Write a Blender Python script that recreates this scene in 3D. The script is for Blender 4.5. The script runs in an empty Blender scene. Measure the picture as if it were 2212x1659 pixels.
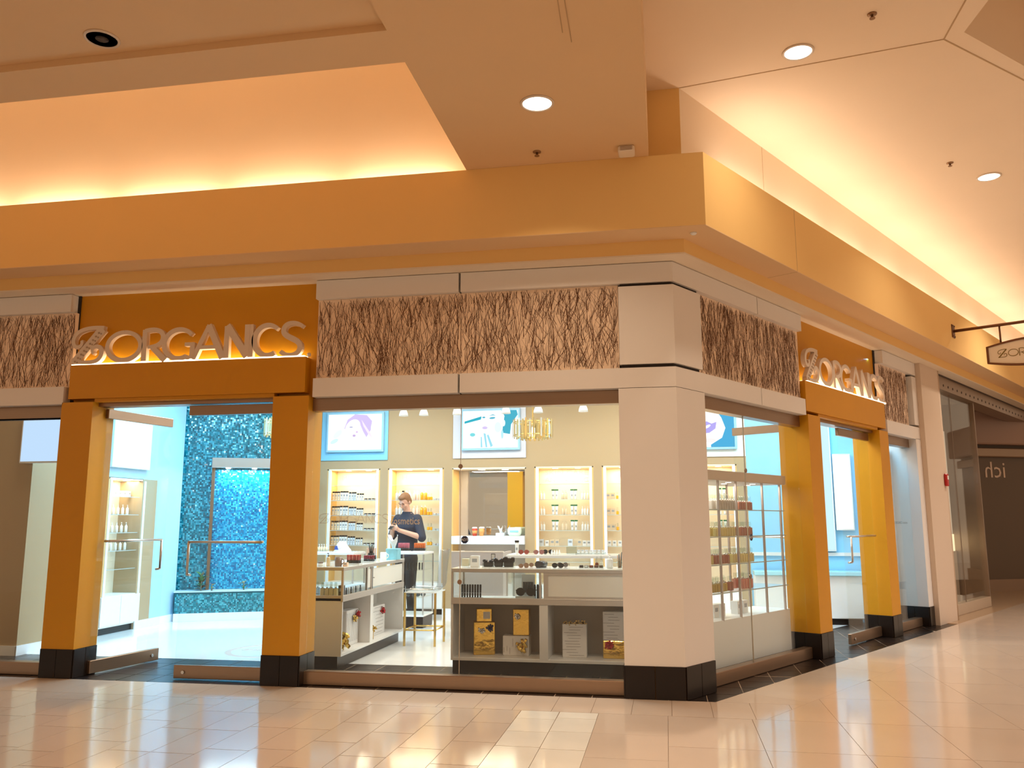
import bpy, bmesh, math, random
from mathutils import Vector, Matrix
random.seed(7)
scene = bpy.context.scene
col = scene.collection
PI = math.pi

# ------------------------------------------------------------------ camera, world, exposure
TH = math.radians(58.07)                      # the right-hand shop front leaves the corner at this angle
TB = (math.cos(TH), math.sin(TH)); NI = (-math.sin(TH), math.cos(TH))   # along it, and inward
def BW(s, t, z=0.0): return (TB[0]*s+NI[0]*t, TB[1]*s+NI[1]*t, z)

cam_d = bpy.data.cameras.new('camera'); cam = bpy.data.objects.new('camera', cam_d); col.objects.link(cam)
cam_d.sensor_width = 36.0; cam_d.lens = 1810.27/2212*36.0; cam_d.clip_end = 200
YAW, PITCH, ROLL = math.radians(-10.281), math.radians(9.268), math.radians(-0.082)
f = Vector((math.sin(YAW)*math.cos(PITCH), math.cos(YAW)*math.cos(PITCH), math.sin(PITCH)))
r0 = Vector((math.cos(YAW), -math.sin(YAW), 0)); u0 = r0.cross(f)
r = r0*math.cos(ROLL)+u0*math.sin(ROLL); u = -r0*math.sin(ROLL)+u0*math.cos(ROLL)
m = Matrix((r, u, -f)).transposed().to_4x4(); m.translation = Vector((-0.1244, -7.5431, 1.5))
cam.matrix_world = m
scene.camera = cam

vs = scene.view_settings
vs.view_transform = 'Standard'; vs.look = 'None'; vs.gamma = 1.0; vs.use_curve_mapping = False
vs.exposure = 0.16
scene.cycles.use_denoising = True
scene.cycles.max_bounces = 10; scene.cycles.transparent_max_bounces = 24
scene.cycles.caustics_reflective = False; scene.cycles.caustics_refractive = False
scene.cycles.sample_clamp_indirect = 6.0

WARM = (1.0, 0.66, 0.40)
w = bpy.data.worlds.new('mall_ambient'); scene.world = w; w.use_nodes = True
bg = w.node_tree.nodes['Background']; bg.inputs[0].default_value = (1.0, 0.71, 0.47, 1); bg.inputs[1].default_value = 0.52

def area(name, loc, rot, sx, sy, power, color, shape='RECTANGLE', spread=None):
    d = bpy.data.lights.new(name, 'AREA'); d.shape = shape; d.size = sx
    if shape in ('RECTANGLE', 'ELLIPSE'): d.size_y = sy
    d.energy = power; d.color = color
    if spread: d.spread = spread
    o = bpy.data.objects.new(name, d); col.objects.link(o); o.location = loc; o.rotation_euler = rot
    return o

# lamps of the shop ceiling (neutral white), the blue wash panels, the mall downlights, and unseen fill lights added to them
NEUT = (1.0, 0.93, 0.82)
for i, (x, y) in enumerate([(-3.9, 2.0), (-2.2, 1.9), (-0.7, 2.3), (-4.6, 4.6), (-2.6, 4.4), (-0.6, 4.6), (1.2, 4.4)]):
    area('shop_panel_lamp', (x, y, 3.72), (0, 0, 0), 0.9, 0.5, 42, NEUT)
for (x, y, p) in [(-7.0, 0.75, 9), (-2.9, 0.62, 9), (-1.2, 0.62, 9)]:  # added fill over the window fronts, no fitting there
    area('window_fill', (x, y, 3.70), (0, 0, 0), 0.6, 0.2, p, (1.0, 0.82, 0.60))
BLUE = (0.22, 0.64, 1.0)
for (x, y, p) in [(-6.5, 3.0, 120), (-5.2, 2.1, 70), (2.3, 4.9, 55), (1.3, 3.6, 25)]:
    area('blue_wash_lamp', (x, y, 3.70), (0, 0, 0), 0.8, 0.8, p, BLUE)
DL = [(-1.0, -1.62, 4.654, 22, (1.0, 0.78, 0.55)), (1.10, -0.63, 5.434, 15, (1.0, 0.82, 0.62)), (3.68, 2.51, 5.434, 18, (1.0, 0.86, 0.70)),
      (6.1, 6.4, 5.434, 45, (1.0, 0.86, 0.70)), (7.2, 0.5, 5.434, 120, (1.0, 1.0, 1.0)), (8.0, 4.2, 5.434, 95, (1.0, 1.0, 1.0)), (2.0, -4.5, 5.434, 50, (1.0, 0.88, 0.74)), (-1.0, -5.6, 4.654, 30, (1.0, 0.78, 0.55))]  # entries without a fitting are added fills; the white ones brighten the angled front
for (x, y, z, p_, c_) in DL:
    area('downlight_and_fill_lamp', (x, y, z-0.02), (0, 0, 0), 0.2, 0.2, p_, c_, 'DISK', math.radians(126))
# warm tubes lying in the light coves behind the fascia lip
for i in range(6):
    area('cove_lamp', (-2.55-1.22*i, -0.275, 4.60), (PI, 0, 0), 1.05, 0.06, 11, (1.0, 0.78, 0.54))
for i in range(10):
    s = 1.1+1.42*i; P = BW(s, -0.335, 4.625)
    area('cove_lamp', P, (PI, 0, TH), 1.25, 0.07, 7.5, (1.0, 0.84, 0.68))

# ------------------------------------------------------------------ materials
MATS = {}
def mat(name, c, rough=0.5, metal=0.0, spec=0.5, noise=0.0, nscale=8.0, bump=0.0, bscale=60.0, emit=None, estr=0.0, trans=0.0, coat=0.0, stretch=None):
    if name in MATS: return MATS[name]
    mm = bpy.data.materials.new(name); mm.use_nodes = True; nt = mm.node_tree; b = nt.nodes['Principled BSDF']
    b.inputs['Base Color'].default_value = (*c, 1); b.inputs['Roughness'].default_value = rough
    b.inputs['Metallic'].default_value = metal; b.inputs['Specular IOR Level'].default_value = spec
    b.inputs['Coat Weight'].default_value = coat
    if trans: b.inputs['Transmission Weight'].default_value = trans
    if emit: b.inputs['Emission Color'].default_value = (*emit, 1); b.inputs['Emission Strength'].default_value = estr
    if noise or bump:
        tc = nt.nodes.new('ShaderNodeTexCoord'); mp = nt.nodes.new('ShaderNodeMapping')
        nt.links.new(tc.outputs['Object'], mp.inputs[0])
        if stretch: mp.inputs['Scale'].default_value = stretch
    if noise:
        n = nt.nodes.new('ShaderNodeTexNoise'); n.inputs['Scale'].default_value = nscale; n.inputs['Detail'].default_value = 4
        nt.links.new(mp.outputs[0], n.inputs['Vector'])
        mx = nt.nodes.new('ShaderNodeMix'); mx.data_type = 'RGBA'
        mx.inputs[6].default_value = (*[v*(1-noise) for v in c], 1); mx.inputs[7].default_value = (*[min(1, v*(1+noise)) for v in c], 1)
        nt.links.new(n.outputs['Fac'], mx.inputs[0]); nt.links.new(mx.outputs[2], b.inputs['Base Color'])
    if bump:
        n2 = nt.nodes.new('ShaderNodeTexNoise'); n2.inputs['Scale'].default_value = bscale; n2.inputs['Detail'].default_value = 3
        nt.links.new(mp.outputs[0], n2.inputs['Vector'])
        bp = nt.nodes.new('ShaderNodeBump'); bp.inputs['Strength'].default_value = bump; bp.inputs['Distance'].default_value = 0.01
        nt.links.new(n2.outputs['Fac'], bp.inputs['Height']); nt.links.new(bp.outputs[0], b.inputs['Normal'])
    MATS[name] = mm; return mm

def glass_mat(name, tint=(0.97, 0.99, 0.985), refl=0.10, rough=0.0):
    if name in MATS: return MATS[name]
    mm = bpy.data.materials.new(name); mm.use_nodes = True; nt = mm.node_tree; nt.nodes.clear()
    o = nt.nodes.new('ShaderNodeOutputMaterial'); t = nt.nodes.new('ShaderNodeBsdfTransparent'); g = nt.nodes.new('ShaderNodeBsdfGlossy')
    t.inputs[0].default_value = (*tint, 1); g.inputs['Roughness'].default_value = rough; g.inputs[0].default_value = (1, 1, 1, 1)
    lw = nt.nodes.new('ShaderNodeLayerWeight'); lw.inputs[0].default_value = 0.5
    pw_ = nt.nodes.new('ShaderNodeMath'); pw_.operation = 'POWER'; pw_.inputs[1].default_value = 5.0; nt.links.new(lw.outputs['Facing'], pw_.inputs[0])
    mul = nt.nodes.new('ShaderNodeMath'); mul.operation = 'MULTIPLY_ADD'; mul.inputs[1].default_value = 0.55; mul.inputs[2].default_value = refl*0.20
    nt.links.new(pw_.outputs[0], mul.inputs[0])
    mx = nt.nodes.new('ShaderNodeMixShader'); nt.links.new(mul.outputs[0], mx.inputs[0])
    nt.links.new(t.outputs[0], mx.inputs[1]); nt.links.new(g.outputs[0], mx.inputs[2]); nt.links.new(mx.outputs[0], o.inputs[0])
    MATS[name] = mm; return mm

def emit_mat(name, c, s):
    if name in MATS: return MATS[name]
    mm = bpy.data.materials.new(name); mm.use_nodes = True; nt = mm.node_tree; nt.nodes.clear()
    o = nt.nodes.new('ShaderNodeOutputMaterial'); e = nt.nodes.new('ShaderNodeEmission')
    e.inputs[0].default_value = (*c, 1); e.inputs[1].default_value = s; nt.links.new(e.outputs[0], o.inputs[0])
    MATS[name] = mm; return mm

CEIL = mat('ceiling_paint', (0.86, 0.69, 0.50), 0.75, noise=0.03, nscale=1.5)
BULK = mat('bulkhead_paint', (0.76, 0.52, 0.285), 0.75, noise=0.03, nscale=1.5)
FASC = mat('fascia_paint', (0.86, 0.57, 0.225), 0.75, spec=0.2, noise=0.03, nscale=1.2)
TRIMW = mat('cream_trim_paint', (0.82, 0.70, 0.55), 0.6)
GOLD = mat('gold_wall_paint', (0.62, 0.275, 0.008), 0.42, spec=0.32, noise=0.05, nscale=2.5)
WHITE = mat('white_panel', (0.78, 0.74, 0.70), 0.42, noise=0.02, nscale=2)
BLACKT = mat('black_tile', (0.014, 0.008, 0.006), 0.28, noise=0.25, nscale=5, spec=0.3)
DARKGAP = mat('dark_reveal', (0.02, 0.012, 0.008), 0.7)
METAL = mat('brushed_bronze_steel', (0.33, 0.215, 0.14), 0.30, 0.75, noise=0.08, nscale=3, stretch=(1, 1, 40))
STEEL = mat('brushed_steel', (0.62, 0.58, 0.54), 0.30, 0.9, noise=0.05, nscale=6)
GLASS = glass_mat('shop_glass', refl=0.11)
CASEG = glass_mat('case_glass', (0.955, 0.97, 0.965), refl=0.07)
SHOPW = mat('shop_wall_paint', (0.43, 0.31, 0.175), 0.7, noise=0.03, nscale=1.5)
SHOPWH = mat('shop_white', (0.80, 0.80, 0.78), 0.4)

# ------------------------------------------------------------------ mesh helpers
class MB:
    def __init__(s): s.v = []; s.f = []; s.m = []; s.sm = []
    def add(s, vs_, fs, mi=0, smooth=False):
        o = len(s.v); s.v += [tuple(p) for p in vs_]
        for f_ in fs: s.f.append([o+i for i in f_]); s.m.append(mi); s.sm.append(smooth)
        return s
    def box(s, x0, x1, y0, y1, z0, z1, mi=0):
        return s.add([(x0,y0,z0),(x1,y0,z0),(x1,y1,z0),(x0,y1,z0),(x0,y0,z1),(x1,y0,z1),(x1,y1,z1),(x0,y1,z1)],
                     [(0,3,2,1),(4,5,6,7),(0,1,5,4),(1,2,6,5),(2,3,7,6),(3,0,4,7)], mi)
    def bbox(s, x0, x1, y0, y1, z0, z1, b=0.008, mi=0):          # box with bevelled vertical and top edges
        b = min(b, (x1-x0)/2.2, (y1-y0)/2.2, (z1-z0)/2.2)
        def ring(i, z): return [(x0+i+b,y0+i,z),(x1-i-b,y0+i,z),(x1-i,y0+i+b,z),(x1-i,y1-i-b,z),(x1-i-b,y1-i,z),(x0+i+b,y1-i,z),(x0+i,y1-i-b,z),(x0+i,y0+i+b,z)]
        V = ring(b*.6, z0)+ring(0, z0+b)+ring(0, z1-b)+ring(b*.6, z1)
        F = [tuple(reversed(range(8))), tuple(range(24, 32))]
        for k in range(3):
            for i in range(8): F.append((k*8+i, k*8+(i+1)%8, k*8+8+(i+1)%8, k*8+8+i))
        return s.add(V, F, mi)
    def prism(s, poly, z0, z1, mi=0):
        n = len(poly); A_ = sum(poly[i][0]*poly[(i+1)%n][1]-poly[(i+1)%n][0]*poly[i][1] for i in range(n))
        if A_ < 0: poly = poly[::-1]
        V = [(p[0],p[1],z0) for p in poly]+[(p[0],p[1],z1) for p in poly]
        F = [tuple(reversed(range(n))), tuple(range(n, 2*n))]+[(i,(i+1)%n,n+(i+1)%n,n+i) for i in range(n)]
        return s.add(V, F, mi)
    def prism_xz(s, poly, y0, y1, mi=0):                         # polygon in x-z, thickness along y
        n = len(poly); A_ = sum(poly[i][0]*poly[(i+1)%n][1]-poly[(i+1)%n][0]*poly[i][1] for i in range(n))
        if A_ < 0: poly = poly[::-1]
        V = [(p[0],y0,p[1]) for p in poly]+[(p[0],y1,p[1]) for p in poly]
        F = [tuple(range(n)), tuple(reversed(range(n, 2*n)))]+[((i+1)%n,i,n+i,n+(i+1)%n) for i in range(n)]
        return s.add(V, F, mi)
    def tube(s, p0, p1, r0, r1=None, n=10, mi=0, cap=True):
        if r1 is None: r1 = r0
        p0 = Vector(p0); p1 = Vector(p1); d = (p1-p0).normalized()
        a = d.cross(Vector((0,0,1)) if abs(d.z) < .9 else Vector((1,0,0))).normalized(); b = d.cross(a)
        V = []
        for p, rr in ((p0, r0), (p1, r1)):
            for i in range(n): V.append(p+(a*math.cos(2*PI*i/n)+b*math.sin(2*PI*i/n))*rr)
        o = len(s.v); s.add(V, [(i,(i+1)%n,n+(i+1)%n,n+i) for i in range(n)], mi, True)
        if cap:
            s.f += [[o+i for i in reversed(range(n))], [o+n+i for i in range(n)]]; s.m += [mi, mi]; s.sm += [False, False]
        return s
    def path(s, pts, r, n=8, mi=0):
        for i in range(len(pts)-1): s.tube(pts[i], pts[i+1], r, r, n, mi)
        return s
    def lathe(s, prof, n=16, c=(0,0), mi=0, cap=True):                     # [(radius, z)] about a vertical axis
        V = []; F = []
        for (rr, z) in prof:
            for i in range(n): V.append((c[0]+rr*math.cos(2*PI*i/n), c[1]+rr*math.sin(2*PI*i/n), z))
        for k in range(len(prof)-1):
            for i in range(n): F.append((k*n+i, k*n+(i+1)%n, (k+1)*n+(i+1)%n, (k+1)*n+i))
        o = len(s.v); s.add(V, F, mi, True)
        if cap and prof[0][0] > 1e-5: s.f.append([o+i for i in reversed(range(n))]); s.m.append(mi); s.sm.append(False)
        if cap and prof[-1][0] > 1e-5: s.f.append([o+(len(prof)-1)*n+i for i in range(n)]); s.m.append(mi); s.sm.append(False)
        return s
    def ball(s, c, rx, ry=None, rz=None, nu=12, nv=8, mi=0):
        ry = ry or rx; rz = rz or rx; V = []; F = []
        for k in range(nv+1):
            ph = -PI/2+PI*k/nv
            for i in range(nu): V.append((c[0]+rx*math.cos(ph)*math.cos(2*PI*i/nu), c[1]+ry*math.cos(ph)*math.sin(2*PI*i/nu), c[2]+rz*math.sin(ph)))
        for k in range(nv):
            for i in range(nu): F.append((k*nu+i, k*nu+(i+1)%nu, (k+1)*nu+(i+1)%nu, (k+1)*nu+i))
        return s.add(V, F, mi, True)
    def mesh(s, name, mats):
        me = bpy.data.meshes.new(name); me.from_pydata(s.v, [], s.f); me.update()
        if not isinstance(mats, (list, tuple)): mats = [mats]
        for x in mats: me.materials.append(x)
        me.polygons.foreach_set('material_index', s.m); me.polygons.foreach_set('use_smooth', s.sm)
        return me
    def build(s, name, mats, parent=None, loc=(0,0,0), rz=0.0):
        return link(name, s.mesh(name, mats), parent, loc, rz)

def link(name, me, parent=None, loc=(0,0,0), rz=0.0):
    o = bpy.data.objects.new(name, me); col.objects.link(o)
    o.location = loc; o.rotation_euler = (0, 0, rz)
    if parent: o.parent = parent
    return o
def tag(o, label, cat, group=None):
    o['label'] = label; o['category'] = cat
    if group: o['group'] = group
    return o
def empty(name, loc=(0,0,0), rz=0.0):
    o = bpy.data.objects.new(name, None); col.objects.link(o); o.location = loc; o.rotation_euler = (0,0,rz); o.empty_display_size = .1
    return o
def thing(name, label, cat, loc=(0,0,0), rz=0.0, group=None): return tag(empty(name, loc, rz), label, cat, group)
def struct(o): o['kind'] = 'structure'; return o
def dup(root, loc, rz=None, label=None, group=None):
    r_ = root.copy(); col.objects.link(r_); r_.location = loc
    if rz is not None: r_.rotation_euler = (0, 0, rz)
    if label: r_['label'] = label
    if group: r_['group'] = group
    for ch in list(root.children):
        c = ch.copy(); col.objects.link(c); c.parent = r_
        for g in list(ch.children):
            d = g.copy(); col.objects.link(d); d.parent = c
    return r_
def clip(poly, a, b, c):                                         # keep a*x+b*y >= c
    out = []
    for i in range(len(poly)):
        p, q = poly[i], poly[(i+1)%len(poly)]; dp = a*p[0]+b*p[1]-c; dq = a*q[0]+b*q[1]-c
        if dp >= 0: out.append(p)
        if dp*dq < 0: t = dp/(dp-dq); out.append((p[0]+(q[0]-p[0])*t, p[1]+(q[1]-p[1])*t))
    return out
def parea(p): return abs(sum(p[i][0]*p[(i+1)%len(p)][1]-p[(i+1)%len(p)][0]*p[i][1] for i in range(len(p))))/2
def text_mesh(name, s, size, mats, parent, loc, rot, depth=0.002, align='LEFT', mirror=False, width=None):
    cu = bpy.data.curves.new(name, 'FONT'); cu.body = s; cu.size = size; cu.extrude = depth/2; cu.align_x = align; cu.resolution_u = 2
    t = bpy.data.objects.new(name+'_src', cu); col.objects.link(t)
    dg = bpy.context.evaluated_depsgraph_get(); me = bpy.data.meshes.new_from_object(t.evaluated_get(dg))
    bpy.data.objects.remove(t); bpy.data.curves.remove(cu)
    me.name = name; me.materials.clear(); me.materials.append(mats)
    if width:
        xs = [v.co.x for v in me.vertices]; k = width/(max(xs)-min(xs))
        for v in me.vertices: v.co.x *= k
    if mirror:
        for v in me.vertices: v.co.x = -v.co.x
    o = bpy.data.objects.new(name, me); col.objects.link(o); o.location = loc; o.rotation_euler = rot
    if parent: o.parent = parent
    return o
FACE = (PI/2, 0, 0)                                              # stands text upright, facing -y

# ================================================================== THE SETTING
# ---- mall floor
CREAM = mat('cream_floor_tile', (0.62, 0.48, 0.365), 0.10, noise=0.07, nscale=1.3, spec=0.6)
MARB = mat('white_marble_tile', (0.80, 0.72, 0.60), 0.10, noise=0.12, nscale=2.2, spec=0.6)
GROUT = mat('floor_grout', (0.22, 0.12, 0.05), 0.8)
WFLOOR = mat('white_shop_floor', (0.82, 0.82, 0.80), 0.10, spec=0.6)
fl = struct(MB().box(-14, 18, -16, 22, -0.12, -0.006).build('floor', GROUT))
def tile(poly, m_, z1=0.0, gap=0.0024, parent=fl, name='tile'):
    if len(poly) < 3 or parea(poly) < 0.004: return
    cx = sum(p[0] for p in poly)/len(poly); cy = sum(p[1] for p in poly)/len(poly)
    R = max(math.hypot(p[0]-cx, p[1]-cy) for p in poly); k = 1-gap*1.6/R
    q = [((p[0]-cx)*k, (p[1]-cy)*k) for p in poly]
    MB().prism(q, -0.02, z1-random.random()*.0002).build(name, m_, parent, (cx, cy, 0))
def rect(x0, x1, y0, y1): return [(x0,y0),(x1,y0),(x1,y1),(x0,y1)]
CLIPB = lambda p, t0, t1: clip(clip(p, NI[0], NI[1], t0), -NI[0], -NI[1], -t1)
# first row along the shop front
x = -0.125+0.3165*5
while x > -8.0:
    tile(clip(rect(x-0.3165, x, -0.592, -0.004), NI[0], NI[1], -0.8), CREAM, gap=.0020); x -= 0.3165
# left field: staggered planks running toward the viewer
k = 0
x = -1.314
while x > -8.0:
    y = -0.592; L = random.choice([0.25, 0.45, 0.62, 0.5])
    while y > -3.6:
        tile(rect(x-0.3145, x, y-L, y), CREAM); y -= L; L = random.choice([0.62, 0.62, 0.56])
    x -= 0.3145
# two marble strips
for (x0, x1, ys) in [(-1.314, -1.003, (-0.592, -0.86, -1.26, -1.67, -2.25, -2.9, -3.6)), (-1.003, -0.693, (-0.592, -0.8, -1.22, -1.7, -2.3, -3.0, -3.6))]:
    for a, b in zip(ys[:-1], ys[1:]): tile(rect(x0, x1, b, a), MARB)
# right field of large tiles, cut along the angled border
tile(rect(-0.693, -0.157, -1.22, -0.592), CREAM, gap=.0008); tile(rect(-0.693, -0.157, -1.85, -1.22), CREAM, gap=.0008); tile(rect(-0.693, -0.157, -3.6, -1.85), CREAM, gap=.0008)
for i in range(12):
    x0 = -0.157+0.632*i
    for j in range(-5, 12):
        y0 = -0.592+0.9*j; R_ = rect(x0, x0+0.632, y0, y0+0.9)
        if j < 0: tile(R_, CREAM, gap=0.0020) if j > -4 else None
        else: tile(clip(R_, -NI[0], -NI[1], 0.8), CREAM, gap=0.0020)
for i in range(24):                                               # border course beside the right-hand front
    q = [BW(0.62*i+a, t)[:2] for a, t in ((0, -0.8), (0.62, -0.8), (0.62, -0.203), (0, -0.203))]
    tile(clip(q, 0, 1, -0.004) if i < 2 else q, CREAM, gap=0.0006)
# the far floor beyond the laid tiles
MB().box(-14, -0.157, -16, -3.6, -.02, -.0006).build('floor_slab', CREAM, fl)
MB().box(-14, -8.0, -3.6, -0.004, -.02, -.0006).build('floor_slab', CREAM, fl)
MB().box(-0.157, 7.43, -16, -3.292, -.02, -.0006).build('floor_slab', CREAM, fl)
MB().prism([(7.43, -16), (18, -16), (18, 22), (11.5, 22), (10.8, 10.21), (7.43, 10.21)], -.02, -.0006).build('floor_slab', CREAM, fl)
# ---- black threshold tiles on pale grout
PGR = mat('pale_grout', (0.46, 0.34, 0.24), 0.8)
MB().prism(clip(clip(rect(-7.6, 2.2, 0.0, 1.28), NI[0], NI[1], -0.2), 1, 0, -7.6), -.02, -.0025).build('grout_bed', PGR, fl)
MB().prism(clip(CLIPB(rect(-1.0, 8, 1.28, 9.7), -0.2, 0.95), -TB[0], -TB[1], -7.2), -.02, -.0025).build('grout_bed', PGR, fl)
GW = 0.325
for i in range(-24, 24):
    for j in range(0, 30):
        R_ = rect(-0.150+GW*i, -0.150+GW*(i+1), GW*j, GW*(j+1))
        q = R_
        if j <= 3: q = clip(clip(q, 0, -1, -1.28), NI[0], NI[1], -0.2); q = clip(q, 1, 0, -7.6)
        else: q = CLIPB(q, -0.2, 0.95); q = clip(q, -TB[0], -TB[1], -7.2); q = clip(q, 1, 0, -7.6)
        if len(q) >= 3: tile(q, BLACKT, gap=0.0036, name='black_tile')
# ---- white shop floor
pw = [(-9, 1.28), (6, 1.28), (6, 6.5), (-9, 6.5)]
pw = clip(pw, NI[0], NI[1], 0.95)
struct(MB().prism(pw, -.03, 0.0005).build('floor_shop', WFLOOR))
q_ = [BW(s_, t_)[:2] for s_, t_ in ((7.3, -.203), (16, -.203), (16, 3.6), (7.3, 3.6))]
struct(MB().prism(q_, -.02, -0.0005).build('floor_neighbour', mat('tan_neighbour_floor', (0.42, 0.28, 0.17), 0.25)))

# ---- columns and pillars
def pillar(x0, x1, frame, label, depth=0.36, shaft=GOLD, cuts=2, cat='pillar', top=2.70):
    loc, rz = frame
    t = thing('pillar', label, cat, (loc[0]+math.cos(rz)*x0, loc[1]+math.sin(rz)*x0, 0), rz)
    W = x1-x0
    MB().box(0, W, 0, depth, 0.272, top).build('shaft', shaft, t)
    MB().box(0.004, W-0.004, 0.004, depth-.004, 0, 0.271).build('base_core', GROUT, t)
    for i in range(cuts): MB().bbox(W*i/cuts+.002, W*(i+1)/cuts-.002, -0.010, 0.003, 0.002, 0.27, .002).build('base_tile', BLACKT, t)
    for xx in (0-.010, W-.003):
        for j in range(2): MB().bbox(xx, xx+.013, depth*j/2+.002, depth*(j+1)/2-.002, 0.002, 0.27, .002).build('base_tile', BLACKT, t)
    return t
FA = ((0, 0, 0), 0.0); FB = ((0, 0, 0), TH)
pillar(-6.178, -5.822, FA, 'gold pillar with black tile base between the far window and the open glass door', depth=.34)
pillar(-3.861, -3.492, FA, 'gold pillar with black tile base between the glass door and the two-pane window', depth=.34)
pillar(2.845, 3.185, FB, 'gold pillar with black tile base between the angled window and the angled glass door', depth=.36)
pillar(5.16, 5.50, FB, 'gold pillar with black tile base beyond the angled glass door', depth=.36)
pillar(6.70, 6.915, FB, 'white pillar with black tile base beside the beige pilaster', depth=.40, shaft=WHITE)
# corner column
cc = thing('corner_column', 'white corner column with black tile base and white capital block', 'column')
cp = [(-0.514, 0), (0, 0), BW(0.502, 0)[:2], BW(0.502, .36)[:2], (-0.514, .36)]
def inset(p, d):
    return [(-0.514+d, d), (-.555*d, d), BW(0.502-d, d)[:2], BW(0.502-d, .36-d)[:2], (-0.514+d, .36-d)]
MB().prism(cp, 0.272, 2.680).build('shaft', WHITE, cc)
MB().prism(inset(cp, .03), 2.68, 3.85).build('core', DARKGAP, cc)
MB().prism([(-0.497, 0.0), (0, 0), BW(0.487, 0)[:2], BW(0.487, .14)[:2], (-0.497, .14)], 2.900, 3.630).build('capital_block', WHITE, cc)
MB().prism(inset(cp, .006), 0, 0.271).build('base_core', GROUT, cc)
for i in range(2):
    a = -0.514+0.257*i; MB().bbox(a+.003, a+.254, -0.010, .003, .002, .27, .002).build('base_tile', BLACKT, cc)
    a = 0.251*i; o_ = MB().bbox(a+.003, a+.248, -0.010, .003, .002, .27, .002).build('base_tile', BLACKT, cc, rz=TH)
for j in range(2): MB().bbox(-.524, -.511, .18*j+.002, .18*j+.178, .002, .27, .002).build('base_tile', BLACKT, cc)

# ---- white beams above and below the twig panels
def beam(poly, z0, z1, label):
    b = min(p[0] for p in poly); cx, cy = poly[0]
    o = MB().prism([(p[0]-cx, p[1]-cy) for p in poly], z0, z1).build('fascia_beam', WHITE, loc=(cx, cy, 0))
    return tag(o, label, 'beam')
mi_ = lambda d: (-.555*d, d)
for (z0, z1, nm) in ((3.66, 3.845, 'upper'), (2.685, 2.867, 'lower')):
    pos = 'above' if nm == 'upper' else 'below'
    beam([(-7.7, 0), (-6.17, 0), (-6.17, .12), (-7.7, .12)], z0, z1, 'white beam %s the twig panel beyond the open glass door' % pos)
    beam([(-3.455, 0), (-2.012, 0), (-2.012, .12), (-3.455, .12)], z0, z1, 'white beam %s the long twig panel beside the gold sign wall' % pos)
    beam([(-1.992, 0), (0, 0), mi_(.12), (-1.992, .12)], z0, z1, 'white beam %s the long twig panel next to the corner column' % pos)
    q = lambda s, t: BW(s, t)[:2]
    beam([(0, 0), q(1.685, 0), q(1.685, .12), mi_(.12)], z0, z1, 'white beam %s the angled twig panel next to the corner column' % pos)
    beam([q(1.70, 0), q(2.80, 0), q(2.80, .12), q(1.70, .12)], z0, z1, 'white beam %s the angled twig panel beside the angled sign' % pos)
    beam([q(5.50, 0), q(6.915, 0), q(6.915, .12), q(5.50, .12)], z0, z1, 'white beam %s the short twig panel near the beige pilaster' % pos)
o = MB().box(0, .20, 0, .1, 2.90, 3.63).build('capital_block', WHITE, loc=BW(6.712, 0), rz=TH); tag(o, 'white block between the two short beams near the beige pilaster', 'panel')

# ---- walls behind the panels
struct(MB().box(-7.7, -6.14, .105, .26, 2.56, 3.99).build('wall_front', DARKGAP))
struct(MB().box(-3.455, -0.03, .105, .26, 2.60, 3.99).build('wall_front', DARKGAP))
struct(MB().box(-6.14, -3.455, .12, .26, 2.70, 3.99).build('wall_front', GOLD))
struct(MB().box(.03, 2.80, .105, .26, 2.60, 3.99).build('wall_right', DARKGAP, rz=TH))
struct(MB().box(2.80, 5.45, .12, .26, 2.70, 3.99).build('wall_right', GOLD, rz=TH))
struct(MB().box(5.45, 6.915, .105, .26, 2.60, 3.99).build('wall_right', DARKGAP, rz=TH))

# ---- twig panels: resin sheet with pressed dark reeds
RESIN = mat('resin_sheet', (0.90, 0.67, 0.49), 0.35, noise=0.16, nscale=9, stretch=(1, 1, .35))
TWIG = mat('dark_reed', (0.15, 0.062, 0.024), 0.6, noise=0.3, nscale=6)
def twig_panel(x0, x1, frame, label, n, seed, seam=None):
    loc, rz = frame; rnd = random.Random(seed); W = x1-x0; H = 0.79; z0 = 2.868
    t = thing('twig_panel', label, 'panel', (loc[0]+math.cos(rz)*x0-math.sin(rz)*.055, loc[1]+math.sin(rz)*x0+math.cos(rz)*.055, z0), rz)
    edges = [0]+([seam-x0] if seam else [])+[W]
    for a, b in zip(edges[:-1], edges[1:]): MB().box(a+.002, b-.002, 0, .045, 0, H).build('sheet', RESIN, t)
    tw = MB()
    for i in range(n):
        L = rnd.uniform(.12, .42); x = rnd.uniform(0.01, W-.01); z = rnd.uniform(-.28, H-.04); a = rnd.gauss(0, .26); cv = rnd.gauss(0, .45); wd = rnd.uniform(.0010, .0034)
        if rnd.random() < .12: a += rnd.choice((-1, 1))*rnd.uniform(.3, .6); L *= .6
        pts = []; ns = 5; px, pz = x, z
        for k in range(ns+1):
            if 0.004 < px < W-.004 and .002 < pz < H-.002: pts.append((px, pz, wd*(1-.75*k/ns)))
            px += math.sin(a)*L/ns; pz += math.cos(a)*L/ns; a += cv/ns+rnd.gauss(0, .06)
        if len(pts) < 2: continue
        yy = -.0008-.0018*rnd.random(); V = []
        for (a_, b_, w_) in pts: V += [(a_-w_, yy, b_), (a_, yy-.0012, b_), (a_+w_, yy, b_)]
        F = []
        for k in range(len(pts)-1): F += [(3*k, 3*k+1, 3*k+4, 3*k+3), (3*k+1, 3*k+2, 3*k+5, 3*k+4)]
        tw.add(V, F)
    o = tw.build('reeds', TWIG, t); o['kind'] = 'stuff'
    return t
twig_panel(-3.45, -0.50, FA, 'long resin panel of pressed brown reeds between the gold sign wall and the corner column', 1900, 3, seam=-2.0)
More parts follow.
